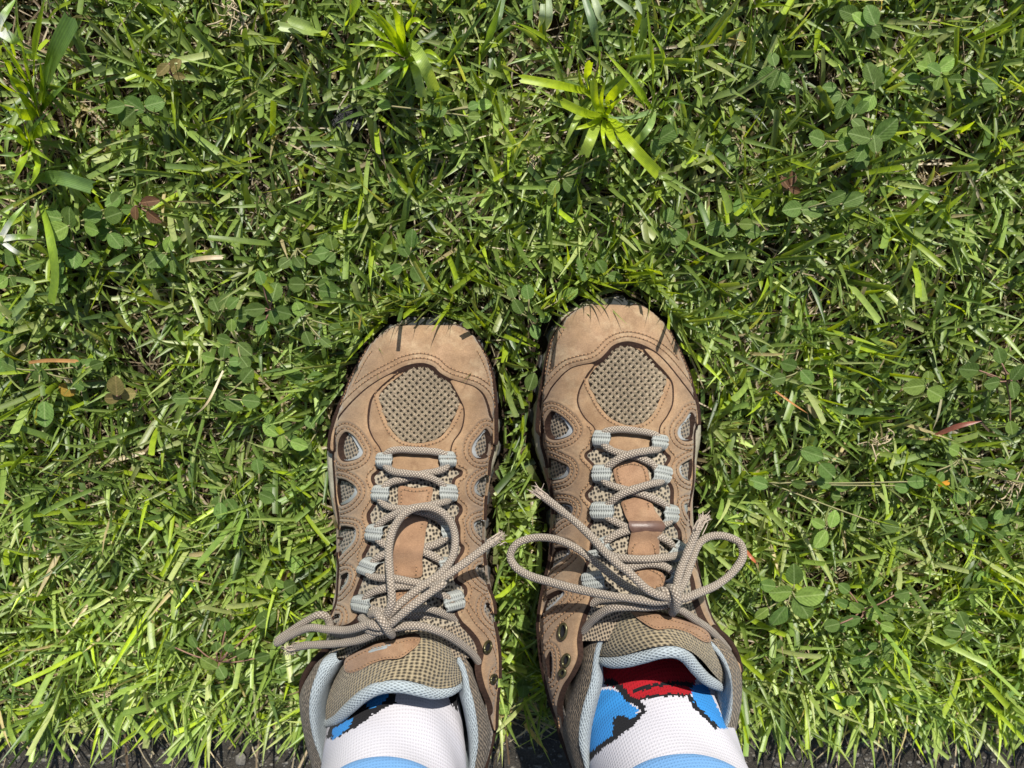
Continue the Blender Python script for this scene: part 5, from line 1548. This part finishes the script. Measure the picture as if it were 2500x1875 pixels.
weed('creeping weed with blue green leaves on a brown runner', 'weed', (660, 758), [(592, 768, 50, 'g', 0), (624, 754, 46, 'g', 0), (668, 712, 46, 'g', 1), (665, 775, 36, 'g', 1), (690, 763, 42, 'g', 1), (640, 800, 40, 'g', 0), (636, 678, 34, 'g', 1)], z=.038, stem='stem_red')
weed('tall oval leaf pair beside a pale cut blade', 'weed', (548, 972), [(526, 956, 52, 'g', 0), (568, 986, 50, 'g', 0), (612, 980, 42, 'g', 1), (443, 972, 36, 'g', 1), (606, 916, 44, 'g', 1)], z=.04)
weed('bronze brown weed leaves folded upright', 'weed', (296, 968), [(286, 940, 52, 't', 0), (270, 973, 44, 't', 2), (312, 962, 36, 't', 1)], z=.042, stem='stem_red')
weed('yellow dying leaf with a brown hole', 'leaf', (150, 940), [(162, 952, 38, 'y', 1)], z=.026, name='yellow_leaf')
weed('dark green leaf rosette under a long cut blade', 'weed', (92, 905), [(92, 915, 52, 'g', 1), (20, 890, 40, 'g', 1), (195, 935, 38, 'g', 1), (205, 895, 44, 'g', 1), (112, 1010, 60, 'g', 0)], z=.030)
weed('grey green trefoil near the upper corner with a bright blade through it', 'weed', (2118, 66), [(2073, 33, 44, 'g', 0), (2098, 48, 40, 'p', 0), (2128, 36, 46, 'g', 0), (2133, 76, 36, 'g', 1), (2104, 62, 22, 'g', 1)], z=.045)
weed('five leaved weed catching the sun at its edges', 'weed', (2275, 185), [(2250, 164, 32, 'p', 0), (2270, 142, 28, 'p', 1), (2312, 156, 44, 'p', 0), (2276, 173, 40, 'g', 0), (2290, 203, 28, 'p', 1), (2226, 195, 38, 'g', 0)], z=.043)
weed('veined grey green weed with two large upright leaflets', 'weed', (2125, 345), [(2097, 333, 54, 'g', 0), (2157, 316, 60, 'g', 0), (2138, 350, 42, 'g', 1), (2056, 353, 42, 'g', 0), (2100, 372, 46, 'g', 0), (1990, 340, 44, 'g', 1)], z=.042)
weed('pair of long oval leaves lying side by side', 'weed', (1957, 512), [(1930, 512, 52, 'g', 0), (1988, 510, 56, 'g', 0), (2040, 482, 46, 'g', 0), (2082, 488, 46, 'g', 0)], z=.04)
weed('small rust brown weed with three upright leaflets', 'weed', (1926, 462), [(1918, 446, 32, 'r', 2), (1936, 434, 32, 'r', 2), (1940, 464, 27, 'r', 2)], z=.036, stem='stem_red')
weed('pale speckled trefoil raised on a tan stalk', 'weed', (2262, 944), [(2232, 944, 54, 'p', 0), (2266, 920, 30, 'p', 1), (2287, 962, 50, 'p', 1)], z=.048)
weed('bright trefoil with two spread leaflets and one folded', 'weed', (2014, 1284), [(1998, 1278, 36, 'p', 0), (2036, 1268, 44, 'p', 0), (2001, 1314, 50, 'p', 0)], z=.045)
weed('oval blue green leaf resting alone above the sunlit blades', 'weed', (1960, 1095), [(1980, 1106, 52, 'g', 0), (2018, 1148, 46, 'g', 1), (1935, 1140, 36, 'g', 0)], z=.042)
weed('cluster of broad downy leaves, the largest leaves near the bow', 'weed', (1932, 1442), [(1902, 1440, 66, 'p', 0), (1975, 1452, 68, 'p', 0), (1905, 1508, 66, 'g', 0), (1872, 1428, 46, 'g', 0), (1938, 1400, 58, 'g', 0), (1860, 1498, 42, 'p', 2), (1958, 1478, 60, 'g', 1)], z=.046)
weed('spray of mid green oval leaves on a red brown joint', 'weed', (2108, 1492), [(2055, 1472, 40, 'g', 0), (2090, 1480, 46, 'p', 0), (2078, 1518, 50, 'g', 0), (2032, 1528, 40, 'g', 1), (2132, 1500, 38, 'p', 1), (2172, 1502, 36, 'g', 1), (2165, 1528, 36, 'p', 0), (2060, 1435, 38, 'g', 0), (2200, 1448, 36, 'g', 0)], z=.042, stem='stem_red')
weed('three stacked pale ribbed leaves near the edge of the lawn', 'weed', (2352, 1545), [(2346, 1510, 48, 'g', 0), (2328, 1541, 42, 'g', 1), (2318, 1575, 40, 'g', 1), (2360, 1552, 34, 'g', 1)], z=.04)
weed('single pale ribbed leaf crossed by a pale blade', 'weed', (2145, 1570), [(2168, 1582, 40, 'g', 0), (2130, 1575, 30, 'g', 1), (2090, 1612, 36, 'g', 1)], z=.04)
weed('bright oval leaf with a smaller leaf on a pink stem', 'weed', (535, 1620), [(512, 1617, 48, 'p', 0), (543, 1640, 36, 'g', 1), (592, 1594, 38, 'g', 1), (528, 1578, 32, 'g', 0), (560, 1580, 30, 'g', 1), (470, 1568, 36, 'g', 0), (412, 1577, 34, 'g', 1), (550, 1522, 44, 'g', 0), (648, 1512, 60, 'g', 0), (640, 1605, 40, 'g', 1)], z=.042, stem='stem_red')
weed('shaded round leaves under the broad bladed tuft', 'weed', (1368, 435), [(1352, 458, 34, 'p', 1), (1392, 452, 38, 'g', 1), (1345, 415, 30, 'g', 1), (1404, 413, 32, 'g', 1), (1440, 420, 30, 'g', 1), (1358, 396, 30, 'g', 1), (1462, 376, 32, 'g', 1), (1480, 375, 30, 'g', 1), (1318, 450, 28, 'g', 1)], z=.032)
weed('single glossy round leaf right of the broad bladed tuft', 'weed', (1590, 345), [(1607, 360, 40, 'g', 1), (1632, 325, 46, 'g', 1)], z=.032)
weed('pale green leaf above the toe that stands lower', 'weed', (740, 775), [(730, 754, 36, 'p', 1), (818, 803, 34, 'g', 1), (752, 826, 36, 'g', 1), (795, 836, 30, 'g', 0)], z=.036)
weed('round shaded leaves between the two toes', 'weed', (1290, 775), [(1288, 712, 36, 'g', 1), (1265, 748, 38, 'g', 0), (1306, 810, 36, 'g', 0), (1330, 775, 30, 'g', 1), (1392, 716, 40, 'p', 0), (1250, 712, 30, 'g', 1)], z=.034)
weed('oval dark leaf lying in the gap between the boots', 'weed', (1292, 950), [(1298, 932, 44, 'g', 0)], z=.034)
weed('leaves with speckled faces beside the tar lump', 'weed', (1075, 275), [(1050, 268, 34, 'g', 0), (1075, 273, 32, 'g', 0), (1182, 258, 36, 'p', 0), (1158, 283, 28, 'p', 0), (1155, 258, 24, 'g', 1), (1115, 318, 32, 'p', 0), (1095, 322, 30, 'g', 0), (938, 258, 30, 'p', 0)], z=.038)
weed('leaves around the pale flat leaf on the sunlit side', 'weed', (1955, 905), [(1926, 890, 40, 'g', 1), (1970, 920, 42, 'g', 0), (1900, 925, 36, 'g', 1)], z=.036)
weed('vine of oval leaves climbing a brown stem at the border of the picture', 'weed', (2460, 930), [(2362, 900, 56, 'g', 0), (2417, 933, 46, 'g', 0), (2480, 906, 46, 'g', 1), (2476, 952, 46, 'g', 0), (2470, 1045, 38, 'p', 0), (2440, 868, 40, 'g', 0)], z=.045, stem='stem_red')
weed('tiny round paired leaves on a straw coloured runner', 'weed', (2350, 1120), [(2325, 1098, 36, 'p', 1), (2408, 1125, 30, 'g', 1), (2440, 1128, 28, 'g', 1), (2470, 1158, 30, 'g', 1), (2356, 1175, 26, 'g', 1), (2290, 1165, 34, 'g', 1), (2272, 1152, 28, 'g', 1)], z=.036)
weed('dark oval leaves with one yellow spot near the loose lace tip', 'weed', (1875, 1180), [(1855, 1179, 46, 'g', 0), (1950, 1178, 36, 'g', 0), (2015, 1178, 44, 'g', 0), (2204, 1190, 40, 'g', 0), (2170, 1283, 46, 'g', 0), (2240, 1175, 48, 'g', 0)], z=.036)

# scattered small creeping leaves: individual sprigs in the patches the lawn shows them
patch = [(250, 760, 260, 260), (640, 880, 180, 200), (560, 1200, 160, 260), (650, 1450, 90, 230), (1250, 1250, 60, 330), (2250, 1400, 250, 300), (2100, 1650, 300, 120), (1290, 1720, 60, 80), (2050, 300, 350, 150), (1000, 620, 280, 90), (1600, 560, 250, 110)]
sprigs = []
leafV, leafF, leafU = [], [], []
base_lv = np.array([v.co[:] for v in LM['g'][1].vertices]); base_lf = grid_faces(9, 7)
base_uv = np.zeros((63, 2)); 
for p_ in LM['g'][1].loops:
    base_uv[p_.vertex_index] = LM['g'][1].uv_layers[0].data[p_.index].uv[:]
for i in range(52):
    w_ = [p[2] * p[3] for p in patch]
    p = patch[rng.choice(len(patch), p=np.array(w_) / sum(w_))]
    hx, hy = p[0] + rng.uniform(-1, 1) * p[2], p[1] + rng.uniform(-1, 1) * p[3]
    g_ = U(hx, hy, 0.03)[:2]
    if inside_any(g_[None], [u[0] for u in UPP] + [u[1] for u in UPP])[0] or g_[1] < KY + 0.02:
        continue
    lv = []
    for k in range(int(rng.integers(3, 6))):
        a_ = rng.uniform(0, 6.28); r_ = rng.uniform(18, 52)
        q_ = U(hx + r_ * math.cos(a_), hy + r_ * math.sin(a_), 0.03)[:2]
        if inside_any(q_[None], [u[0] for u in UPP] + [u[1] for u in UPP])[0] or q_[1] < KY + 0.012:
            continue
        lv.append((hx + r_ * math.cos(a_), hy + r_ * math.sin(a_), rng.uniform(26, 44), 'g' if rng.uniform() < 0.85 else 'p', int(rng.choice([0, 1, 1, 3]))))
    if len(lv) < 2:
        continue
    sprigs.append((hx, hy, weed('sprig', 'weed', (hx, hy), lv, z=rng.uniform(0.026, 0.033), name='creeping_weed', group='creeping weed sprigs scattered through the lawn')))

LMK = [('the black tar lump', 853, 288), ('the rust red three leaved weed', 342, 507), ('the yellow leaf with a brown hole', 162, 952), ('the torn pale tipped leaf patch', 190, 545),
       ('the frayed lace end over the boot gap', 1330, 1210), ('the flattened left lace loop', 690, 1570), ('the long orange brown broken blade', 130, 1120), ('the straw stub by the midsole', 817, 1270), ('the bright oval leaf on a pink stem', 512, 1617),
       ('the toe of the boot with the tall lace loop', 1045, 780), ('the bright flat broad bladed tuft', 1474, 286), ('the small rust brown upright weed', 1926, 462), ('the five leaved sunlit weed', 2275, 185), ('the pale speckled trefoil', 2260, 940),
       ('the pale dead root tangle', 2150, 1085), ('the cluster of broad downy leaves', 1932, 1442), ('the three stacked ribbed leaves', 2345, 1545), ('the single ribbed leaf crossed by a blade', 2168, 1582), ('the crumpled orange leaf scrap', 2303, 1181), ('the dry tangle by the concrete', 255, 1700),
       ('the bronze brown folded leaves', 290, 955), ('the blue green weed on a brown runner', 645, 758), ('the knot of tan dead stalks', 2470, 1190), ('the short orange red blade', 1835, 1362), ('the joint between the edging stones', 2254, 1830)]
ORD = ['closest', 'second closest', 'third closest', 'fourth closest', 'fifth closest', 'sixth closest', 'seventh closest', 'eighth closest', 'ninth closest', 'tenth closest', 'eleventh closest', 'twelfth closest']
bylm = {}
for hx, hy, o_ in sprigs:
    d_ = [math.hypot(hx - l[1], hy - l[2]) for l in LMK]
    k_ = int(np.argmin(d_))
    bylm.setdefault(k_, []).append((d_[k_], o_))
for k_, l_ in bylm.items():
    for i_, (_, o_) in enumerate(sorted(l_, key=lambda q: q[0])):
        o_['label'] = 'small creeping sprig ' + ORD[min(i_, 11)] + ' to ' + LMK[k_][0]

# ------------------------------------------------------------------ tufts of broad bladed sedge
def ribbon(P, w, tip=True, base_w=0.7, fold=0.30, twist=0.0):
    C = resample(catmull(np.asarray(P, float), False, 8), n=16)
    T = np.gradient(C, axis=0); T /= np.linalg.norm(T, axis=1, keepdims=True)
    S_ = np.cross(T, np.array([0, 0, 1.0])); S_ /= np.linalg.norm(S_, axis=1, keepdims=True) + 1e-9
    Nn = np.cross(S_, T)
    t = np.linspace(0, 1, 16)
    tw = twist * t
    S2 = S_ * np.cos(tw)[:, None] + Nn * np.sin(tw)[:, None]
    N2 = np.cross(S2, T)
    wp = w * 0.5 * (base_w + (1 - base_w) * np.minimum(t * 2.5, 1)) * (np.clip(1 - t**3.5, 0.04, 1) if tip else 1)
    cols = []
    for a_ in (-1, -0.5, 0, 0.5, 1):
        cols.append(C + S2 * (wp * a_)[:, None] + N2 * (wp * fold * (abs(a_) - 0.5))[:, None])
    V = np.stack(cols, 1)
    if not tip:
        V[-1] += T[-1] * rng.uniform(-0.0016, 0.0016, (5, 1))
    uv = np.stack([np.tile(np.linspace(0, 1, 5), (16, 1)), t[:, None].repeat(5, 1)], -1)
    return V.reshape(-1, 3), grid_faces(16, 5), uv.reshape(-1, 2)

def tuft(label, crop, blades, col, name='grass_tuft', cat='grass tuft', group='broad bladed tufts rising out of the lawn', wk=1.15):
    b0 = pc(crop, [blades[0][0][0]])[0]
    c = U(b0[0], b0[1], 0.01)
    root = thing(name, label, cat, (c[0], c[1], 0.0), group)
    for b in blades:
        pts, w, tip = b[0], b[1], b[2]
        cc = b[3] if len(b) > 3 else col
        q_ = pc(crop, pts)
        W = np.array([U(p[0], p[1], p[2] + (0.010 if p[2] > 0.034 else 0.0)) for p in q_])
        dep = H - W[:, 2].mean()
        wm = wk * w / CR[crop][2] / FPX * dep
        V, F, uv = ribbon(W, wm, tip, twist=rng.uniform(-0.2, 0.2))
        tt = np.tile(np.array(cc) * (1 + rng.normal(0, 0.08)), (len(V), 1))
        if len(b) > 4:
            f = np.clip((uv[:, 1] - b[4][0]) / (b[4][1] - b[4][0]), 0, 1)[:, None]
            tt = tt * (1 - f) + np.array([0.78, 0.80, 0.74]) * f
        part('blade', root, V, F, uv, (M['blade'],), tint=tt)
    return root
BR, MDG, PALE = (.36, .48, .02), (.12, .215, .035), (.36, .44, .22)
tuft('bright yellow green tuft of broad cut blades, fanned out flat', 'G3', [
    ([(860, 905, .020), (700, 865, .044), (545, 790, .052)], 52, False), ([(775, 720, .020), (500, 655, .055), (220, 605, .060)], 52, False), ([(880, 885, .020), (800, 780, .045), (785, 605, .056)], 46, False),
    ([(750, 690, .02), (738, 580, .046), (755, 475, .058)], 46, False), ([(885, 930, .022), (945, 1090, .045), (1040, 1182, .040)], 60, True), ([(930, 925, .024), (1085, 1130, .052), (1283, 1340, .046)], 70, False),
    ([(820, 920, .020), (762, 1080, .044), (716, 1195, .040)], 66, False, (.33, .44, .07)), ([(760, 790, .02), (630, 970, .044), (548, 1160, .038)], 50, True, (.33, .44, .09)), ([(880, 820, .02), (945, 720, .04), (1040, 625, .05)], 56, False),
    ([(760, 720, .02), (690, 640, .04), (665, 480, .05)], 30, True), ([(830, 500, .02), (832, 380, .05)], 40, False, MDG), ([(800, 830, .02), (740, 890, .03), (640, 900, .035)], 34, True, MDG),
    ([(870, 890, .02), (850, 730, .05), (900, 560, .06)], 34, True), ([(880, 890, .02), (960, 790, .045), (1080, 700, .05)], 34, True), ([(860, 900, .02), (780, 760, .045), (690, 700, .05)], 30, True), ([(870, 920, .02), (860, 1060, .042), (890, 1200, .036)], 34, True), ([(850, 910, .02), (700, 980, .04), (520, 1010, .036)], 34, True), ([(880, 900, .02), (1010, 960, .04), (1130, 960, .04)], 30, True)], BR)
tuft('smaller curled tuft right of the bright flat one', 'G3', [
    ([(1255, 860, .02), (1200, 1000, .045), (1105, 1112, .035)], 48, False, (.24, .36, .12)), ([(1285, 890, .02), (1385, 915, .046), (1435, 1050, .034)], 40, True, (.26, .38, .14)), ([(1240, 855, .02), (1060, 908, .042), (900, 905, .046)], 34, True, (.24, .36, .16)),
    ([(1220, 830, .02), (1120, 670, .046), (870, 395, .056)], 46, True), ([(1240, 840, .02), (1090, 640, .04), (1150, 618, .045), (1205, 660, .042)], 36, True), ([(1300, 830, .02), (1400, 770, .045), (1555, 815, .038)], 36, True, MDG),
    ([(1245, 700, .02), (1235, 400, .07), (1195, 0, .085)], 34, True), ([(1300, 590, .02), (1318, 400, .05), (1220, 235, .058)], 32, True), ([(1230, 830, .02), (1260, 680, .05)], 38, True, MDG), ([(1340, 780, .02), (1400, 610, .05)], 40, True, MDG), ([(1300, 700, .02), (1330, 590, .05)], 36, False, (.28, .38, .18)),
    ([(1185, 860, .02), (1150, 780, .035), (1090, 750, .04)], 26, True)], (.32, .46, .03))
tuft('upright yellow green tuft left of centre at the top edge', 'G2', [
    ([(1075, 430, .02), (900, 190, .055), (715, 20, .070)], 46, True), ([(1065, 430, .02), (1010, 130, .06), (935, -10, .070)], 58, True), ([(1095, 320, .03), (1205, 470, .056), (1302, 702, .040)], 60, False, (.30, .41, .10)),
    ([(1125, 450, .02), (1170, 600, .042), (1205, 735, .036)], 46, False, (.28, .38, .12)), ([(1055, 425, .02), (860, 340, .046), (628, 342, .044)], 40, True), ([(1085, 250, .03), (1170, 155, .058), (1268, 225, .052)], 40, True),
    ([(1100, 220, .02), (1130, 90, .06), (1175, -10, .07)], 60, True), ([(1160, 470, .02), (980, 525, .044), (820, 645, .044), (620, 702, .04)], 44, True, MDG), ([(1195, 410, .02), (1290, 415, .042), (1385, 500, .04)], 32, True),
    ([(1050, 490, .02), (1200, 445, .042), (1290, 475, .04), (1420, 460, .04)], 36, True), ([(1025, 360, .02), (860, 250, .05), (735, 155, .05)], 44, True), ([(1315, 580, .02), (1500, 330, .06), (1770, -10, .08)], 26, True, MDG),
    ([(1650, 430, .02), (1745, 220, .06), (1815, -10, .078)], 50, True, MDG), ([(510, 300, .02), (300, 235, .045), (105, 205, .05)], 44, False, (.30, .40, .14)), ([(480, 290, .02), (330, 205, .05), (185, 155, .052)], 46, False, (.30, .40, .12)), ([(620, 190, .02), (660, 90, .055), (710, 0, .06)], 46, False),
    ([(1080, 430, .02), (960, 220, .05), (820, 60, .065)], 34, True), ([(1085, 420, .02), (1050, 220, .06), (1040, 40, .07)], 36, True), ([(1095, 400, .02), (1140, 250, .055), (1240, 120, .06)], 34, True), ([(1075, 440, .02), (940, 420, .045), (780, 440, .04)], 30, True), ([(1090, 460, .02), (1060, 560, .042), (1000, 680, .036)], 32, True)], (.32, .45, .02), wk=1.4)
tuft('dense dark clump of long blades at the upper left edge', 'G1', [
    ([(262, 560, .02), (272, 350, .075), (345, -20, .10)], 66, True), ([(340, 700, .02), (435, 400, .05), (565, 145, .06)], 92, False, (.11, .20, .05)), ([(335, 860, .02), (350, 610, .05), (405, 420, .06)], 50, True, MDG),
    ([(290, 850, .02), (185, 580, .06), (15, 320, .08)], 66, True), ([(285, 870, .02), (150, 735, .055), (-20, 630, .07)], 60, True), ([(300, 880, .02), (255, 720, .05), (238, 590, .06)], 52, True),
    ([(225, 1060, .02), (340, 1000, .05), (442, 965, .045)], 50, False), ([(220, 1100, .02), (110, 985, .05), (-20, 950, .06)], 54, True), ([(245, 1120, .02), (110, 1190, .045), (-20, 1195, .05)], 60, True, MDG),
    ([(320, 1370, .02), (520, 1385, .044), (715, 1445, .04)], 66, False, (.16, .27, .08)), ([(255, 1150, .02), (290, 1300, .045), (235, 1430, .04)], 54, True), ([(330, 680, .02), (390, 790, .04), (450, 860, .04)], 40, True, MDG), ([(300, 930, .02), (420, 1030, .05), (590, 1095, .046)], 44, True),
    ([(100, 560, .02), (50, 480, .06), (-10, 430, .07)], 54, True), ([(240, 830, .02), (130, 700, .05), (60, 560, .06)], 46, True, MDG), ([(200, 1250, .02), (90, 1330, .04), (-10, 1330, .04)], 50, True, MDG), ([(340, 1200, .02), (250, 1290, .04), (130, 1250, .04)], 36, True, MDG), ([(200, 430, .02), (320, 450, .05)], 30, True),
    ([(280, 780, .02), (200, 640, .06), (60, 470, .08)], 60, True, MDG), ([(300, 800, .02), (330, 640, .055), (310, 470, .07)], 56, True), ([(270, 900, .02), (120, 860, .05), (-20, 800, .06)], 58, True), ([(290, 860, .02), (220, 560, .07), (160, 300, .09)], 52, True), ([(310, 860, .02), (430, 720, .05), (520, 640, .05)], 46, True, MDG),
    ([(230, 1080, .02), (160, 900, .06), (100, 760, .07)], 54, True), ([(235, 1100, .02), (300, 1180, .05), (420, 1260, .045)], 50, True), ([(225, 1110, .02), (90, 1060, .05), (-20, 1070, .05)], 52, True, MDG), ([(240, 1110, .02), (180, 1230, .045), (100, 1420, .04)], 56, True), ([(250, 1060, .02), (300, 930, .06), (380, 850, .06)], 44, True, MDG),
    ([(210, 700, .02), (110, 620, .06), (-10, 520, .08)], 54, True), ([(180, 300, .03), (130, 160, .09), (120, -10, .11)], 44, True, MDG), ([(120, 420, .03), (60, 240, .09), (10, 120, .11)], 50, True)], (.30, .43, .02), wk=1.5)
tuft('long single blades hanging down below the upper left clump', 'G5', [
    ([(320, -10, .03), (395, 280, .05), (430, 540, .045), (395, 765, .036)], 62, False), ([(245, 30, .02), (258, 160, .05), (245, 270, .05)], 56, False, (.26, .36, .12)), ([(60, 560, .02), (260, 640, .045), (100, 850, .04)], 40, False, (.24, .34, .12)), ([(250, 740, .02), (200, 800, .04), (105, 895, .036)], 44, False, (.28, .37, .14))], (.24, .36, .04))
tuft('greyish cut blades at the top edge', 'G3', [
    ([(85, -10, .05), (45, 150, .056), (-5, 265, .04)], 50, True, (.20, .30, .14)), ([(720, -10, .06), (780, 180, .062), (822, 410, .045)], 54, True, (.18, .28, .14)), ([(790, -10, .06), (830, 100, .06), (872, 172, .05)], 54, False), ([(950, -10, .06), (1060, 70, .058), (1128, 155, .046)], 34, True),
    ([(440, -10, .06), (445, 120, .06), (425, 235, .05)], 46, True), ([(395, 30, .06), (390, 120, .06), (360, 215, .045)], 42, True), ([(330, -10, .06), (350, 90, .055)], 38, False), ([(1120, 0, .05), (1160, 110, .05)], 34, True)], (.36, .44, .28))
def flower(label, px, py, bracts):
    c = U(px, py, 0.09)
    root = thing('white_flower', label, 'flower', (c[0], c[1], 0.0), 'star sedge flowers with white bracts')
    for pts, w in bracts:
        W = np.array([U(*p) for p in pts])
        V, F, uv = ribbon(W, w / FPX * (H - W[:, 2].mean()), True, 1.0, 0.3)
        f = np.clip((uv[:, 1] - 0.3) / 0.25, 0, 1)[:, None]
        tt = np.array([0.82, 0.84, 0.84]) * (1 - f) + np.array([.22, .36, .06]) * f
        part('bract', root, V, F, uv, (M['blade'],), tint=tt)
    v = ico_v * np.array([0.0022, 0.0022, 0.002]) + np.array(c)
    part('flower_head', root, v, ico_f, v[:, :2], (M['leaf_pale'],))
    V, F, uv = tube_geo([np.array([c[0] - 0.01, c[1], 0.0]), np.array([c[0] - 0.004, c[1], 0.05]), np.array(c)], 0.0007, 6, 0.004)
    part('stem', root, V, tolist(F), uv, (M['stem_green'],))
flower('white bracted sedge flower below the upper left clump', 3, 585, [([(3, 583, .09), (45, 578, .093), (86, 578, .085)], 15), ([(3, 588, .09), (40, 615, .09), (90, 636, .075)], 12), ([(3, 580, .09), (30, 535, .095), (66, 495, .09)], 14), ([(3, 583, .09), (-40, 570, .09)], 14)])
flower('white bracted sedge flower in the upper left corner', -4, 78, [([(-4, 72, .10), (32, 96, .105), (68, 124, .095)], 24), ([(-4, 70, .10), (8, 40, .105), (40, -5, .10)], 18), ([(-4, 80, .10), (-40, 90, .10)], 20)])

# ------------------------------------------------------------------ straw and withered bits
def bit(name, label, cat, pts, w, col, tip=True):
    W = np.array([U(*p) for p in pts])
    V, F, uv = ribbon(W, w / FPX * (H - 0.04), tip, 0.8, 0.2, 0.4)
    c = W[0] * np.array([1, 1, 0])
    me = mk_mesh(name, V - c, F, uv, (M['blade'],), None, True, np.tile(np.array(col), (len(V), 1)))
    return link(name, me, None, label, cat, None, None, tuple(c))
bit('straw', 'orange straw lying aslant on the sunlit grass', 'straw', [(1894, 955, .044), (1935, 985, .046), (1973, 1010, .044)], 5, (.55, .26, .10))
bit('withered_grass', 'dull red blade near the vine', 'dead grass', [(2285, 1062, .038), (2340, 1040, .044), (2397, 1028, .046)], 14, (.30, .10, .07))
bit('withered_grass', 'short orange red blade beside the curled lace loop', 'dead grass', [(1822, 1345, .040), (1835, 1362, .044), (1850, 1378, .044)], 9, (.50, .15, .07))
bit('withered_grass', 'orange brown broken blade across dark leaves', 'dead grass', [(70, 885, .040), (120, 880, .044), (190, 882, .044)], 9, (.42, .22, .08), False)
bit('straw', 'pale flat straw next to a bent seed stalk', 'straw', [(463, 636, .042), (500, 630, .046), (545, 628, .044)], 11, (.52, .42, .28), False)
bit('straw', 'tan straw leaning by the toe that stands lower', 'straw', [(876, 806, .030), (880, 780, .046), (884, 760, .052)], 6, (.58, .46, .30))
bit('straw', 'straw stub beside the lower boot midsole', 'straw', [(822, 1290, .040), (817, 1270, .048), (812, 1258, .050)], 11, (.56, .44, .26), False)
bit('straw', 'long thin straw pointing down the lawn by the yellow leaf', 'straw', [(545, 905, .04), (505, 985, .05), (470, 1018, .046)], 6, (.60, .50, .34))
bit('withered_leaf', 'crumpled orange leaf scrap on a green leaf', 'leaf scrap', [(2290, 1186, .042), (2303, 1181, .044), (2316, 1178, .042)], 12, (.60, .28, .03), False)
bit('straw', 'pale stalk under the speckled trefoil', 'straw', [(2298, 975, .044), (2290, 1015, .044), (2277, 1050, .040)], 7, (.50, .46, .30))
def tangle(label, px, py, n, r, col):
    c = U(px, py, 0.032)
    gs = []
    for i in range(n):
        a_ = rng.uniform(0, 6.28); q = rng.uniform(0.3, 1) * r
        p0 = c + np.array([rng.normal(0, r * .3), rng.normal(0, r * .3), rng.uniform(-.008, .004)])
        p2 = p0 + np.array([math.cos(a_) * q, math.sin(a_) * q, rng.uniform(-.004, .004)])
        gs.append(tube_geo([p0, (p0 + p2) / 2 + rng.normal(0, r * .12, 3), p2], rng.uniform(.00025, .0005), 5, .002))
    V, F, uv = join_geo(gs)
    b = np.array([c[0], c[1], 0])
    link('straw_tangle', mk_mesh('straw_tangle', V - b, tolist(F), uv, (M['straw'],)), None, label, 'straw', None, None, tuple(b))
tangle('pale dead root tangle below the speckled trefoil', 2150, 1085, 26, .010, 0)
tangle('knot of tan dead stalks near the lawn corner', 2470, 1190, 26, .013, 0)
tangle('dry tangle on the lawn beside the concrete edging', 255, 1700, 22, .011, 0)
tangle('brown straw nest by the top edge', 560, 40, 26, .013, 0)
tangle('withered seed heads above the toes', 1310, 385, 18, .008, 0)
